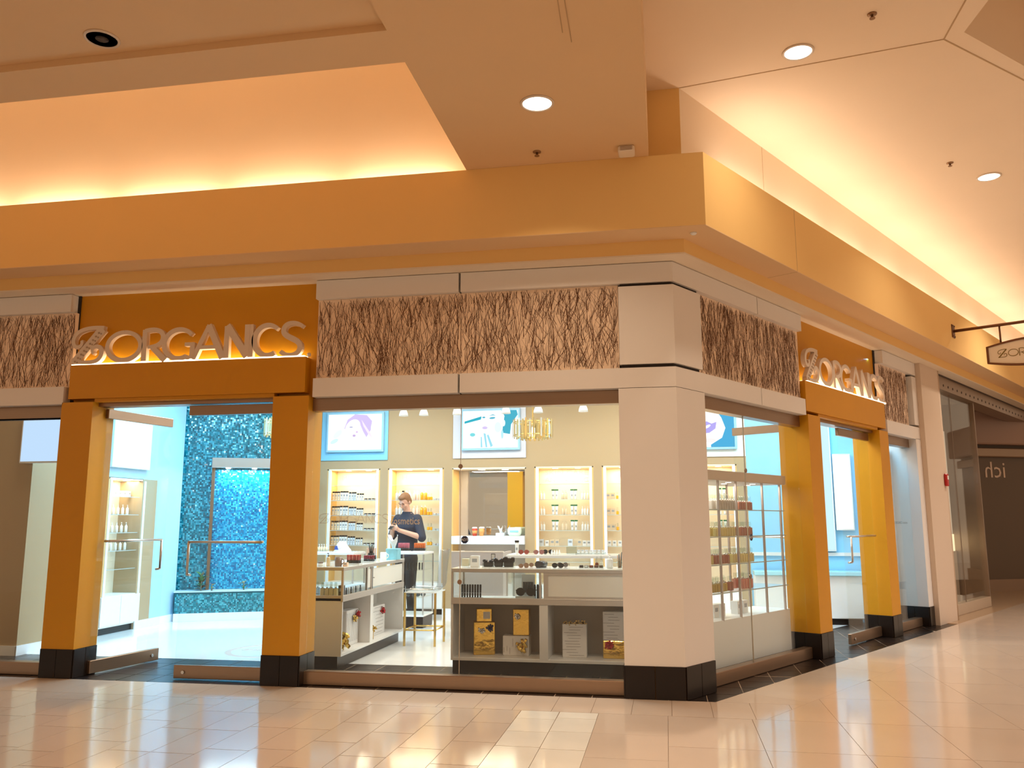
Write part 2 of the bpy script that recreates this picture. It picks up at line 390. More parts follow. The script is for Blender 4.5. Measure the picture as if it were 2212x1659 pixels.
twig_panel(-7.65, -6.14, FA, 'resin panel of pressed brown reeds left of the gold sign wall over the far window', 950, 4)
twig_panel(.49, 2.80, FB, 'resin panel of pressed brown reeds on the angled front beside the corner column', 1500, 5)
twig_panel(5.46, 6.62, FB, 'short resin panel of pressed brown reeds near the beige pilaster', 640, 6)

# ---- soffits, fascia and light cove, swept round the corner
def sweep(name, prof, m_, xa=-9.5, sb=16.0, a=True, b=True):
    n = len(prof)
    mid = [(.555*d, -d, z) for d, z in prof]
    if a:
        V = [(xa, -d, z) for d, z in prof]+mid
        struct(MB().add(V, [(i, n+i, n+(i+1)%n, (i+1)%n) for i in range(n)]+[tuple(range(n)), tuple(reversed(range(n, 2*n)))]).build(name, m_))
    if b:
        V = mid+[BW(sb, -d, z) for d, z in prof]
        struct(MB().add(V, [(i, n+i, n+(i+1)%n, (i+1)%n) for i in range(n)]+[tuple(range(n)), tuple(reversed(range(n, 2*n)))]).build(name, m_))
sweep('trim_1', [(-.26, 3.865), (.19, 3.865), (.19, 3.990), (-.26, 3.990)], FASC)
sweep('trim_8', [(-.26, 3.851), (.192, 3.851), (.192, 3.865), (-.26, 3.865)], TRIMW)
sweep('trim_9', [(-.26, 3.990), (.512, 3.990), (.512, 3.997), (-.26, 3.997)], BULK)
MBt = [(.512, 3.997), (.512, 4.654), (.455, 4.654), (.455, 4.25), (-.26, 4.25), (-.26, 3.997)]
sweep('trim_2', MBt, FASC)
# cove back walls
struct(MB().box(-9.5, -1.82, -.2, -.05, 4.25, 6.3).build('wall_cove', CEIL))
struct(MB().add([(-1.82,-.2,4.25),(.111,-.2,4.25),(-.05*.555,-.05,4.25),(-1.82,-.05,4.25),(-1.82,-.2,5.5),(.111,-.2,5.5),(-.05*.555,-.05,5.5),(-1.82,-.05,5.5)],
    [(0,3,2,1),(4,5,6,7),(0,1,5,4),(1,2,6,5),(2,3,7,6),(3,0,4,7)]).build('wall_cove', FASC))
P = [(.111,-.2,0), BW(16,-.2), BW(16,.0), (0,0,0)]
struct(MB().prism([p[:2] for p in P], 4.25, 5.5).build('wall_cove', CEIL))
# bulkhead over the concourse, with the tray recess and the open light slot
bk = struct(MB().box(-1.82, -.182, -9, -.2, 4.655, 5.5).build('ceiling_bulkhead', BULK))
MB().box(-9.5, -1.82, -2.75, -2.36, 4.655, 6.3).build('slot_beam', BULK, bk)
MB().box(-9.5, -1.82, -9, -2.75, 4.705, 5.2).build('tray', BULK, bk)
MB().box(-9.5, -1.82, -2.36, -.05, 6.3, 6.4).build('slot_top', CEIL, bk)
MB().box(-1.83, -1.80, -2.36, -.2, 5.49, 6.3).build('slot_end', CEIL, bk)
# concourse ceiling with skylight recess
H_ = [(2.39,-.69),(3.5,.35),(5.2,.5),(6.2,-.6),(6.0,-3),(4.2,-4),(2.6,-3.2)]
O_ = [(-.3,.3),(3.4,6.3),(8.4,14),(17,8),(17,-9),(4,-12),(-.3,-9)]
cm = MB(); n = 7
V = [(x,y,5.434) for x,y in H_]+[(x,y,5.434) for x,y in O_]+[(x,y,6.1) for x,y in H_]
cm.add(V, [(i,(i+1)%n,n+(i+1)%n,n+i) for i in range(n)]+[((i+1)%n,i,2*n+i,2*n+(i+1)%n) for i in range(n)]+[tuple(range(2*n,3*n))])
ce = struct(cm.build('ceiling', CEIL))
def joint(p, q, z, parent, m_, wd=.006):
    p = Vector((*p,0)); q = Vector((*q,0)); d = (q-p).normalized(); s_ = Vector((-d.y,d.x,0))*wd
    MB().prism([(p+s_)[:2], (q+s_)[:2], (q-s_)[:2], (p-s_)[:2]], z-.003, z+.001).build('joint_strip', m_, parent)
JT = mat('joint_paint', (0.50, 0.33, 0.17), 0.8)  # slightly darker paint for the seam strips
joint((.115,-.2),(2.26,-.61),5.434,ce,JT); joint((2.26,-.61),(2.25,-1.5),5.434,ce,JT); joint((2.26,-.61),(3.7,.69),5.434,ce,JT)
joint((-.683,-2.9),(-.696,-2.52),4.655,bk,JT,.003); joint((-.64,-3.0),(-.65,-2.4),4.655,bk,JT,.003)

tb_ = bpy.data.objects['trim_2.001']
MB().box(1.5625, 1.5675, -.5135, -.511, 3.998, 4.653).build('joint_strip', JT, tb_, rz=TH)
MB().box(1.5625, 1.5675, -.2015, -.199, 4.66, 5.433).build('joint_strip', JT, tb_, rz=TH)
MB().box(1.5625, 1.5675, -.511, -.19, 3.9885, 3.9905).build('joint_strip', JT, tb_, rz=TH)
# ---- windows: transom, sill, panes
def window(n, frame, x0, x1, cuts, clips=()):
    loc, rz = frame
    wn = struct(empty('window_%d' % n, loc, rz))
    MB().bbox(x0, x1, .10, .22, 2.56, 2.684, .004).build('transom', METAL, wn)
    MB().bbox(x0, x1, .10, .20, .0015, .122, .006).build('sill', METAL, wn)
    xs = [x0]+cuts+[x1]; panes = []
    for a, b in zip(xs[:-1], xs[1:]):
        panes.append(MB().box(a+.003, b-.003, .146, .156, .118, 2.564).build('pane', GLASS, wn))
    JM = mat('pane_joint', (0.55, 0.45, 0.33), 0.4)
    for c in cuts: MB().box(c-.0025, c+.0025, .145, .157, .122, 2.56).build('pane_joint', JM, wn)
    for c in cuts:
        for zc in (2.005, .945): MB().add(*disc((c, .142, zc), .022, .012)).build('glass_clip', METAL, wn)
    return wn, panes
def disc(c, r_, d, n=14):                                          # disc facing -y
    V = [(c[0]+r_*math.cos(2*PI*i/n), c[1]-d/2, c[2]+r_*math.sin(2*PI*i/n)) for i in range(n)]+[(c[0]+r_*math.cos(2*PI*i/n), c[1]+d/2, c[2]+r_*math.sin(2*PI*i/n)) for i in range(n)]
    return V, [tuple(range(n)), tuple(reversed(range(n,2*n)))]+[((i+1)%n,i,n+i,n+(i+1)%n) for i in range(n)]
w1, p1 = window(1, FA, -3.492, -.514, [-2.01])
w2, p2 = window(2, FA, -7.65, -6.178, [])
w3, p3 = window(3, FB, .502, 2.845, [1.54])
w4, p4 = window(4, FB, 5.50, 6.70, [])

# ---- glass doors
def door(n, frame, hx, hy, ang, width, side):
    loc, rz = frame                                                 # hinge at (hx,hy) in the front's own axes; leaf runs along +x*side, turned by ang
    d = struct(empty('door_%d' % n, (loc[0]+math.cos(rz)*hx-math.sin(rz)*hy, loc[1]+math.sin(rz)*hx+math.cos(rz)*hy, 0), rz+ang))
    s_ = side
    def bx(a, b, *rest): return (min(a*s_, b*s_), max(a*s_, b*s_), *rest)
    MB().box(*bx(.006, width), -.006, .006, .13, 2.56).build('glass', GLASS, d)
    MB().bbox(*bx(.004, width+.002), -.022, .022, .012, .135, .004).build('bottom_rail', METAL, d)
    MB().bbox(*bx(.004, width+.002), -.022, .022, 2.555, 2.652, .004).build('top_rail', METAL, d)
    MB().tube((s_*(width-.10), -.024, .07), (s_*(width-.10), -.034, .07), .016, n=12).build('lock', STEEL, d)
    a = s_*.10; b = s_*(width-.10)
    h = MB().path([(a, -.055, 1.30), (b, -.055, 1.30)], .013, 10)
    h.path([(b, -.055, 1.30), (b, -.055, .99), (b, 0.0, .98)], .013, 10); h.tube((a, -.055, 1.30), (a, 0, 1.30), .013)
    h.tube((b, -.055, 1.30), (b, .0, 1.30), .013)
    h.build('push_bar', STEEL, d)
    return d
door(1, FA, -5.80, .20, math.radians(80), .93, 1)
door(2, FA, -3.88, .16, 0, .95, -1)
door(3, FB, 3.21, .20, math.radians(88), .95, 1)
door(4, FB, 5.14, .16, 0, 1.05, -1)
for fr, a, b, nm in ((FA, -5.822, -3.861, 'trim_3'), (FB, 3.185, 5.16, 'trim_4')):
    struct(MB().box(a, b, .09, .24, 2.662, 2.735).build(nm, METAL, rz=fr[1]))
    struct(MB().box(a, b, .02, .09, 2.70, 2.735).build(nm, GOLD, rz=fr[1]))

# ---- ledge boxes that carry the letters
o = MB().box(0, 2.575, 0, .12, 0, .35).build('sign_ledge', GOLD, loc=(-6.112, 0, 2.736)); tag(o, 'gold ledge box under the big letters over the open glass door', 'ledge')
o = MB().box(0, 2.62, 0, .12, 0, .35).build('sign_ledge', GOLD, loc=BW(2.815, 0, 2.736), rz=TH); tag(o, 'gold ledge box under the letters over the angled glass door', 'ledge')

# ---- shop shell
struct(MB().box(-9, 6, -0.2, 6.9, 3.82, 3.9).build('ceiling_shop', SHOPWH)) if False else None
pc = clip([(-8.6, .27), (6, .27), (6, 6.9), (-8.6, 6.9)], NI[0], NI[1], .27)
struct(MB().prism(pc, 3.80, 3.9).build('ceiling_shop', SHOPWH))

# ================================================================== SHOP INTERIOR SHELL
BLUEW = mat('pale_blue_wall', (0.28, 0.62, 0.86), 0.35)
SKIRT = mat('white_skirting', (0.82, 0.84, 0.86), 0.4)
struct(MB().box(-6.15, 3.6, 6.55, 6.75, 0, 3.8).build('wall_rear', SHOPW))
# the fair face of the back wall at y = 6, made of piers and lintels round the niches
NICHE = [(-5.775, -4.84), (-4.70, -3.735), (-3.59, -2.35), (-2.21, -1.255), (-1.116, -.165), (.03, .98)]
wf = MB().box(-6.15, 1.13, 6.0, 6.55, 2.37, 3.8)
xs = [-6.15]+[v for p in NICHE for v in p]+[1.13]
for i in range(0, len(xs), 2): wf.box(xs[i], xs[i+1], 6.0, 6.55, 0, 2.37)
struct(wf.build('wall_back', SHOPW))
bb = MB()
for i in range(0, len(xs), 2): bb.box(xs[i], xs[i+1], 5.985, 6.0, 0.001, .10)
struct(bb.build('baseboard_back', SKIRT))
# pale blue panel wall with ledge at the narrow end of the shop
struct(MB().box(1.13, 3.45, 6.0, 6.55, 0, 3.8).build('wall_end', BLUEW))
o = struct(MB().box(1.13, 3.30, 5.97, 6.0, .97, 1.02).build('trim_5', WHITE))
# left side wall with two niches, then the mosaic wall
struct(MB().box(-8.6, -7.40, 1.13, 1.6, 0, 3.8).build('wall_left', SHOPW))
struct(MB().box(-8.4, -7.55, 1.6, 4.50, 2.10, 3.8).box(-8.4, -7.55, 3.85, 4.50, 0, 2.0999).build('wall_left', mat('ice_blue_wall', (.40, .66, .84), .4)))
wl = MB().box(-8.4, -7.55, 1.6, 1.75, 0, 2.0999).box(-8.4, -7.55, 2.60, 2.74, 0, 2.0999).box(-8.4, -7.55, 3.50, 3.849, 0, 2.0999).box(-8.4, -8.1, 1.75, 3.5, 0, 2.0999)
struct(wl.build('wall_left', SHOPW))
struct(MB().box(-8.6, -7.395, 1.115, 1.13, .001, .11).box(-7.4, -7.385, 1.115, 1.6, .001, .11).build('baseboard_left', SKIRT))
struct(MB().box(-7.55, -7.535, 1.6, 1.75, .001, .11).box(-7.55, -7.535, 3.5, 4.50, .001, .11).build('baseboard_left', SKIRT))

# ---- teal mosaic wall with waterfall and planter
A25 = math.radians(25); TE = (math.cos(A25), math.sin(A25)); TN = (math.sin(A25), -math.cos(A25)); T0 = (-7.94, 4.55)
def mosaic_mat(name, c1, c2, c3):
    mm = bpy.data.materials.new(name); mm.use_nodes = True; nt = mm.node_tree; b = nt.nodes['Principled BSDF']
    at = nt.nodes.new('ShaderNodeAttribute'); at.attribute_name = 'tint'; at.attribute_type = 'GEOMETRY'
    rp = nt.nodes.new('ShaderNodeValToRGB'); nt.links.new(at.outputs['Fac'], rp.inputs[0])
    e = rp.color_ramp.elements; e[0].color = (*c1, 1); e[1].color = (*c3, 1); k = e.new(.55); k.color = (*c2, 1)
    nt.links.new(rp.outputs[0], b.inputs['Base Color']); b.inputs['Roughness'].default_value = .12; b.inputs['Specular IOR Level'].default_value = .8
    return mm
MOS = mosaic_mat('teal_mosaic', (0.0, 0.09, 0.12), (0.005, 0.24, 0.30), (0.10, 0.50, 0.58))
MOSB = mosaic_mat('blue_water_mosaic', (0.0, 0.12, 0.28), (0.0, 0.30, 0.52), (0.05, 0.55, 0.78))
MGROUT = mat('mosaic_grout', (0.01, 0.14, 0.18), 0.7)
def mosaic(name, x0, x1, z0, z1, y, m_, parent, size=.026, skip=None, seed=1, tilt=.10, side=None):
    rnd = random.Random(seed); V = []; F = []; T = []
    nx = int((x1-x0)/size); nz = int((z1-z0)/size)
    for i in range(nx):
        for j in range(nz):
            cx = x0+(i+.5)*size; cz = z0+(j+.5)*size
            if skip and skip[0] < cx < skip[1] and skip[2] < cz < skip[3]: continue
            h = size*.46; a = rnd.gauss(0, tilt); b = rnd.gauss(0, tilt); o_ = len(V)
            for dx, dz in ((-h,-h),(h,-h),(h,h),(-h,h)):
                d = y-.004-a*dx-b*dz
                V.append((cx+dx, d, cz+dz) if side is None else (side+.004+a*dx+b*dz if False else side-.004-a*dx-b*dz, cx+dx, cz+dz))
            F.append((o_, o_+1, o_+2, o_+3) if side is None else (o_+3, o_+2, o_+1, o_)); T.append(rnd.random())
    me = bpy.data.meshes.new(name); me.from_pydata(V, [], F); me.materials.append(m_)
    at = me.attributes.new('tint', 'FLOAT', 'FACE'); at.data.foreach_set('value', T)
    o_ = link(name, me, parent); o_['kind'] = 'stuff'; return o_
mw = struct(MB().box(0, 2.05, 0, .25, 0, 3.8).build('wall_mosaic', MGROUT, loc=(T0[0], T0[1], 0), rz=A25))
mosaic('mosaic_tiles', 0, 2.05, .12, 3.8, 0, MOS, mw, skip=(.78, 2.05, .45, 2.34))
MB().box(0, 2.05, -.015, 0, .001, .115).build('skirting', SKIRT, mw)
ft = thing('wall_fountain', 'wall fountain of blue mosaic under a steel hood on the teal wall', 'fountain', (T0[0]+TN[0]*.006, T0[1]+TN[1]*.006, 0), A25)
mosaic('water_sheet', .80, 2.04, .45, 2.34, -.006, MOSB, ft, size=.024, seed=5, tilt=.16)
MB().bbox(.755, 2.04, -.20, -.01, 2.34, 2.495, .006).build('hood', STEEL, ft)
MB().box(.755, .80, -.10, -.012, .447, 2.34).build('side_channel', METAL, ft)
for xx in (1.0, 1.4, 1.8): MB().lathe([(.035, 2.325), (.04, 2.34)], 14, (xx, -.11)).build('hood_light', emit_mat('hood_lamp_glow', (1, .97, .9), 8), ft)
area('fountain_lamp', (T0[0]+TE[0]*1.35+TN[0]*.12, T0[1]+TE[1]*1.35+TN[1]*.12, 2.32), (0, 0, A25), 1.0, .06, 14, (.8, .95, 1.0))
pl = thing('planter', 'low teal mosaic planter box with pale rim below the wall fountain', 'planter', (T0[0]+TN[0]*.006, T0[1]+TN[1]*.006, 0), A25)
MB().box(.34, 2.04, -.34, -.012, .12, .43).build('box', MGROUT, pl)
mosaic('mosaic_tiles', .345, 2.03, .12, .425, -.34, MOS, pl, size=.022, seed=8)
mosaic('mosaic_tiles', -.335, -.02, .12, .425, 0, MOS, pl, size=.022, seed=9, side=.34)
MB().box(.325, 2.04, -.36, -.012, .43, .445).build('rim', mat('pale_stone', (.55, .70, .74), .4), pl)
MB().box(.335, 2.04, -.35, -.012, .001, .12).build('skirting', SKIRT, pl)
LEAF = [mat('leaf_green', (.05, .16, .05), .5), mat('leaf_yellow', (.45, .38, .06), .5), mat('leaf_dusty', (.22, .22, .16), .6)]
def plant(u, v, label, n, hgt, seed, mats):
    rnd = random.Random(seed)
    loc = (T0[0]+TE[0]*u+TN[0]*v, T0[1]+TE[1]*u+TN[1]*v, .4455)
    t = thing('plant', label, 'plant', loc)
    MB().tube((0, 0, 0), (0, 0, hgt*.8), .012, .005, 6).build('stem', LEAF[2], t)
    for i in range(n):
        a = rnd.uniform(0, 2*PI); el = rnd.uniform(.1, 1.2); L = hgt*rnd.uniform(.35, .6); z = hgt*.1+hgt*.7*(i/n); wd = L*.22
        d = Vector((math.cos(a)*math.cos(el), math.sin(a)*math.cos(el), math.sin(el))); s_ = Vector((-math.sin(a), math.cos(a), 0))
        p = Vector((0, 0, z)); V = []
        for k, ww in ((0, .2), (.35, 1), (.7, .7), (1, .05)):
            q = p+d*L*k+Vector((0, 0, -L*.25*k*k)); V += [q-s_*wd*ww, q+Vector((0, 0, -wd*.3*ww)), q+s_*wd*ww]
        F = []
        for k in range(3): F += [(3*k, 3*k+1, 3*k+4, 3*k+3), (3*k+1, 3*k+2, 3*k+5, 3*k+4)]
        MB().add(V, F, 0, True).build('leaf', rnd.choice(mats), t)
plant(.70, .26, 'bushy dusty green plant at the corner of the mosaic planter', 26, .30, 3, [LEAF[0], LEAF[2]])
plant(.86, .28, 'low yellow-green leafy plant beside the bushy one in the mosaic planter', 9, .13, 4, [LEAF[1]])
plant(1.33, .24, 'small yellow-green plant alone in the middle of the mosaic planter', 14, .16, 6, [LEAF[1], LEAF[0]])

# floor medallion near the door
md = tag(MB().lathe([(.46, .0006), (.47, .003), (.52, .003), (.53, .0006)], 48, cap=False).build('floor_medallion', mat('medallion_bronze', (.62, .50, .42), .3), loc=(-4.72, 2.0, 0)), 'round bronze ring medallion set in the white floor behind the glass door', 'medallion')
text_mesh('lettering', 'ZORGANICS', .13, MATS['medallion_bronze'], md, (0, -.04, .0006), (0, 0, 0), .003, 'CENTER')

# ================================================================== LETTERING OF THE SHOP SIGNS
def arc(cx, cz, rx, rz, a0, a1, n=22): return [(cx+rx*math.cos(math.radians(a0+(a1-a0)*i/n)), cz+rz*math.sin(math.radians(a0+(a1-a0)*i/n))) for i in range(n+1)]
def bez(p0, p1, p2, p3, n=14):
    return [tuple((1-t)**3*a+3*(1-t)**2*t*b+3*(1-t)*t*t*c+t**3*d for a, b, c, d in zip(p0, p1, p2, p3)) for t in [i/n for i in range(n+1)]]
def stroke(mb, pts, w0, w1=None, y0=0, y1=.05, wm=None, mi=0):
    w1 = w0 if w1 is None else w1; n = len(pts); L = []; R = []
    for i in range(n):
        a = pts[max(0, i-1)]; b = pts[min(n-1, i+1)]; dx, dz = b[0]-a[0], b[1]-a[1]; l = math.hypot(dx, dz) or 1
        t = i/(n-1); w_ = w0+(w1-w0)*t
        if wm: w_ = (1-abs(2*t-1))*wm+abs(2*t-1)*w_
        nx, nz = -dz/l*w_/2, dx/l*w_/2
        L.append((pts[i][0]+nx, pts[i][1]+nz)); R.append((pts[i][0]-nx, pts[i][1]-nz))
    V = [(p[0], y0, p[1]) for p in L]+[(p[0], y0, p[1]) for p in R]+[(p[0], y1, p[1]) for p in L]+[(p[0], y1, p[1]) for p in R]
    F = []
    for i in range(n-1):
        F += [(i, n+i, n+i+1, i+1), (2*n+i, 2*n+i+1, 3*n+i+1, 3*n+i), (i, i+1, 2*n+i+1, 2*n+i), (n+i, 3*n+i, 3*n+i+1, n+i+1)]
    F += [(0, 2*n, 3*n, n), (n-1, 2*n-1, 4*n-1, 3*n-1)]
    mb.add(V, F, mi)
# every letter in a box of width 1 and height 1: list of (points, start width, end width, middle width)
LET = {
 'Z': [([(.93, 1.04), (.10, .03)], .21, .21, None), (bez((.98, 1.06), (.60, 1.10), (.30, 1.06), (.14, .94))+bez((.14, .94), (-.02, .80), (-.02, .56), (.14, .50))[1:]+bez((.14, .50), (.26, .48), (.34, .60), (.28, .70))[1:], .10, .07, .10),
       (bez((.02, .03), (.35, .06), (.70, -.03), (.86, .10))+bez((.86, .10), (1.02, .24), (.98, .48), (.80, .50))[1:]+bez((.80, .50), (.64, .50), (.62, .34), (.70, .28))[1:], .09, .06, .12)],
 'O': [(arc(.5, .5, .45, .45, 90, 450, 40), .10, .10, .13)],
 'R': [([(.06, 1.0), (.06, 0)], .12, .14, None), (bez((.06, .96), (.55, 1.06), (.92, .92), (.84, .66))+bez((.84, .66), (.76, .48), (.45, .44), (.22, .44))[1:], .10, .08, .13), ([(.36, .46), (.98, .0)], .12, .16, None)],
 'G': [(arc(.52, .5, .48, .46, 38, 300, 34), .10, .12, .13), ([(.70, .48), (1.0, .48)], .09, .09, None), ([(.95, .50), (.95, .02)], .12, .13, None), (bez((.74, .09), (.82, .02), (.9, .06), (.96, .16)), .10, .08, None)],
 'A': [([(.50, 1.06), (.02, 0)], .10, .13, None), ([(.48, 1.06), (.98, 0)], .15, .17, None), ([(.22, .36), (.78, .36)], .09, .09, None)],
 'N': [([(.10, 1.0), (.10, 0)], .12, .14, None), ([(.10, 1.02), (.94, .02)], .16, .18, None), ([(.92, 1.02), (.92, .04)], .13, .12, None)],
 'I': [([(.5, 1.02), (.5, 0)], .42, .50, None)],
 'C': [(arc(.54, .5, .50, .47, 46, 302, 34), .10, .12, .14)],
 'S': [(bez((.92, .88), (.70, 1.06), (.16, 1.06), (.18, .76))+bez((.18, .76), (.20, .54), (.84, .52), (.84, .26))[1:]+bez((.84, .26), (.84, -.04), (.30, -.06), (.08, .14))[1:], .09, .10, .14)],
}
EXT = [('Z', 0, .358), ('O', .382, .80), ('R', .806, 1.07), ('G', 1.03, 1.377), ('A', 1.362, 1.70), ('N', 1.70, 1.97), ('I', 1.955, 2.02), ('C', 2.015, 2.30), ('S', 2.285, 2.555)]
def letters(parent, scale, y0, y1, m_, H=.325, pre='letter', only=None):
    for (ch, a, b) in EXT[:only]:
        mb = MB(); hh = H*1.06 if ch == 'Z' else H
        for q, (pts, w0, w1, wm) in enumerate(LET[ch]):
            P_ = [((a+p[0]*(b-a))*scale, p[1]*hh*scale+.017) for p in pts]
            k = H*1.28*scale if ch != 'I' else (b-a)*scale*1.7
            stroke(mb, P_, w0*k, w1*k, y0-.0012*q, y1+.0012*q, wm*k if wm else None)
        o_ = mb.build(pre, m_, parent)
        if ch == 'Z' and y1-y0 > .02:
            z = MB()
            for i in range(9):
                t = .08+.84*i/8; cx = (a+(.10+.83*t)*(b-a))*scale; cz = (.03+1.01*t)*hh*scale
                z.add(*disc((cx-.012*scale, y0-.003, cz), .011*scale, .004, 6)); z.add(*disc((cx+.014*scale, y0-.003, cz-.01*scale), .009*scale, .004, 6))
            z.build('ornament', mat('letter_shadow', (.42, .30, .20), .6), o_)  # darker brown discs for the decorative pattern of the letter
LETM = mat('cream_letter', (0.72, 0.60, 0.48), 0.45)
GLOW = emit_mat('letter_edge_glow', (1.0, .82, .55), 4.5)
for (loc, rz, lab, sc) in (((-6.118, 0.0, 3.0865), 0, 'raised cream letters of the shop name glowing along the foot over the open glass door', 1.0), (BW(2.875, 0.0, 3.0865), TH, 'raised cream letters of the shop name glowing along the foot over the angled glass door', 1.035)):
    t = thing('shop_sign', lab, 'sign', loc, rz)
    letters(t, sc, .005, .055, LETM)
    MB().box(.01, 2.56*sc, .004, .10, .0, .013).build('light_strip', GLOW, t)
    MB().ball((2.60*sc, .03, .022), .022, .018, .022, 10, 6).build('trademark_dot', LETM, t)
    L_ = area('sign_lamp', (0, 0, 0), (PI, 0, rz), 2.4, .03, 1.3, (1, .82, .55))
    L_.location = (loc[0]+math.cos(rz)*1.27-math.sin(rz)*.085, loc[1]+math.sin(rz)*1.27+math.cos(rz)*.085, loc[2]+.02)

# hanging oval sign on a bracket at the right-hand front
sg = thing('hanging_sign', 'oval white hanging shop sign with brown frame on a brown bracket', 'sign', BW(7.15, -.512, 4.31), TH-PI/2)
BRN = mat('brown_metal', (.16, .06, .02), .5, .3)
MB().bbox(-.0, .012, -.07, .07, -.10, .10, .003).build('wall_plate', BRN, sg)
for yy in (-.05, .05):
    for zz in (-.08, .08): MB().tube((.012, yy, zz), (.02, yy, zz), .01, n=8).build('bolt', BRN, sg)
MB().tube((.01, 0, 0), (1.75, 0, 0), .022, n=10).build('bar', BRN, sg)
def oval(hw, ht, hs, n=12):
    top = [(-hw+2*hw*i/n, hs+(ht-hs)*math.sin(PI*i/n)) for i in range(n+1)]
    return top+[(x, -z) for x, z in reversed(top)]
SGX = 1.0; SZ = -.43
for xx in (.62, 1.38): MB().tube((xx, 0, 0), (xx, 0, SZ+.17), .013, n=8).build('hanger', BRN, sg)
ov = oval(.575, .205, .125); inn = oval(.545, .175, .108)
fm = MB(); n_ = len(ov)
for yy0, yy1 in ((-.022, .022),):
    V = [(SGX+p[0], yy0, SZ+p[1]) for p in ov]+[(SGX+p[0], yy0, SZ+p[1]) for p in inn]+[(SGX+p[0], yy1, SZ+p[1]) for p in ov]+[(SGX+p[0], yy1, SZ+p[1]) for p in inn]
    F = []
    for i in range(n_):
        j = (i+1)%n_; F += [(i, j, n_+j, n_+i), (2*n_+i, 3*n_+i, 3*n_+j, 2*n_+j), (i, 2*n_+i, 2*n_+j, j), (n_+i, n_+j, 3*n_+j, 3*n_+i)]
    fm.add(V, F)
fm.build('frame', BRN, sg)
sp = MB().prism_xz([(SGX+p[0], SZ+p[1]) for p in inn], -.010, .010).build('panel', mat('sign_white', (.82, .72, .58), .4), sg)
lg = empty('lettering'); lg.parent = sg; lg.location = (SGX-.43, -.0125, SZ-.055)
lg2 = MB()
for (ch, a, b) in EXT:
    for pts, w0, w1, wm in LET[ch]:
        P_ = [((a+p[0]*(b-a))*.335, p[1]*.335*.325) for p in pts]; k = .325*.335*(.7 if ch != 'I' else .2)
        stroke(lg2, P_, w0*k, w1*k, -.001, .003, wm*k if wm else None)
bpy.data.objects.remove(lg)
lo = lg2.build('lettering', mat('olive_lettering', (.20, .13, .02), .5), sp, (SGX-.43, -.0125, SZ-.055))

# ================================================================== NEIGHBOURING SHOP
PILB = mat('beige_pilaster_paint', (.66, .52, .40), .5)
pz = thing('pilaster', 'tall beige pilaster with moulded edge between the two shops', 'pilaster', BW(6.92, -.07), TH)
MB().box(0.0, .89, 0, .30, 0, 3.85).build('shaft', PILB, pz)
MB().tube((.93, .05, 0), (.93, .05, 3.85), .055, n=12).build('moulding', PILB, pz)
MB().bbox(.95, 1.03, .06, .30, 0, 3.85, .01).build('moulding', PILB, pz)
fa = tag(MB().bbox(-.05, .05, -.045, 0, 0, .19, .012).build('fire_alarm', mat('alarm_red', (.45, .01, .01), .35), loc=BW(7.74, -.0702, 2.02), rz=TH), 'small red fire alarm box on the beige pilaster', 'alarm')
MB().box(-.03, .03, -.05, -.044, .10, .16).build('strobe', SHOPWH, fa)
NB = mat('neighbour_bronze', (.34, .24, .17), .35, .7)
NBD = mat('neighbour_dark', (.055, .035, .025), .5)
struct(MB().box(7.9, 16, .03, .34, 3.62, 3.85).build('trim_6', NB, rz=TH))
dots = MB()
for i in range(26): dots.add(*disc((8.2+.27*i, .027, 3.70), .02, .006, 8))
dots.build('rivets', NBD, bpy.data.objects['trim_6'])
struct(MB().box(7.9, 16, .0, .36, 3.84, 3.852).build('trim_7', NBD, rz=TH))
nw = struct(empty('window_5', (0, 0, 0), TH))
for a, b in ((7.95, 9.1), (9.1, 10.45)): MB().box(a+.003, b-.003, .12, .13, .17, 3.62).build('pane', GLASS, nw)
MB().box(9.095, 9.105, .118, .132, .17, 3.62).build('pane_joint', NB, nw)
MB().bbox(7.95, 10.5, .08, .22, .001, .17, .005).build('sill', mat('beige_stone', (.50, .38, .27), .3), nw)
MB().box(10.45, 10.50, .08, .6, 0.17, 3.62).build('end_post', NB, nw)
NIN = mat('neighbour_interior', (.52, .42, .30), .6)
struct(MB().box(7.3, 18, 3.4, 3.6, 0, 3.85).build('wall_neighbour', NBD, rz=TH))
struct(MB().box(7.22, 7.42, .42, 3.5, 0, 3.85).build('wall_neighbour', NIN, rz=TH))
struct(MB().box(7.2, 18, .3, 3.6, 3.86, 3.95).build('ceiling_neighbour', NIN, rz=TH))
struct(MB().box(7.42, 11.2, 1.0, 1.1, 0.0, 3.85).build('wall_neighbour', NIN, rz=TH))
# lit display bays behind the neighbour's window
nd = thing('display_cabinet', 'tall brown display cabinet with lit panels behind the neighbouring shop window', 'cabinet', BW(8.0, .55), TH)
MB().box(0, 2.4, 0, .40, 0.0, .95).build('base', mat('beige_stone', (.5, .38, .27), .3), nd)
MB().box(0, 2.4, 0.02, .40, .95, 1.25).build('lit_band', emit_mat('warm_band_glow', (1, .78, .45), 1.3), nd)
MB().box(0, 2.4, 0.1, .40, 1.25, 2.15).build('cabinet_body', mat('dark_walnut', (.12, .07, .05), .4), nd)
for i in range(4): MB().bbox(.62*i, .62*i+.07, .04, .12, 1.25, 3.0, .006).build('upright', STEEL, nd)
MB().box(0, 2.4, .05, .09, 1.70, 1.715).build('rail', STEEL, nd)
MB().box(0, 2.4, .05, .12, 2.15, 2.2).build('rail', STEEL, nd)
for i in range(3): MB().box(.62*i+.12, .62*i+.5, .1, .14, 2.25, 2.45).build('lamp_panel', emit_mat('cool_panel_glow', (.9, .95, 1), 1.6), nd)
for i in range(3): MB().box(.62*i+.1, .62*i+.55, .09, .1, 1.28, 1.66).build('panel', mat('walnut_panel', (.20, .11, .07), .35), nd)
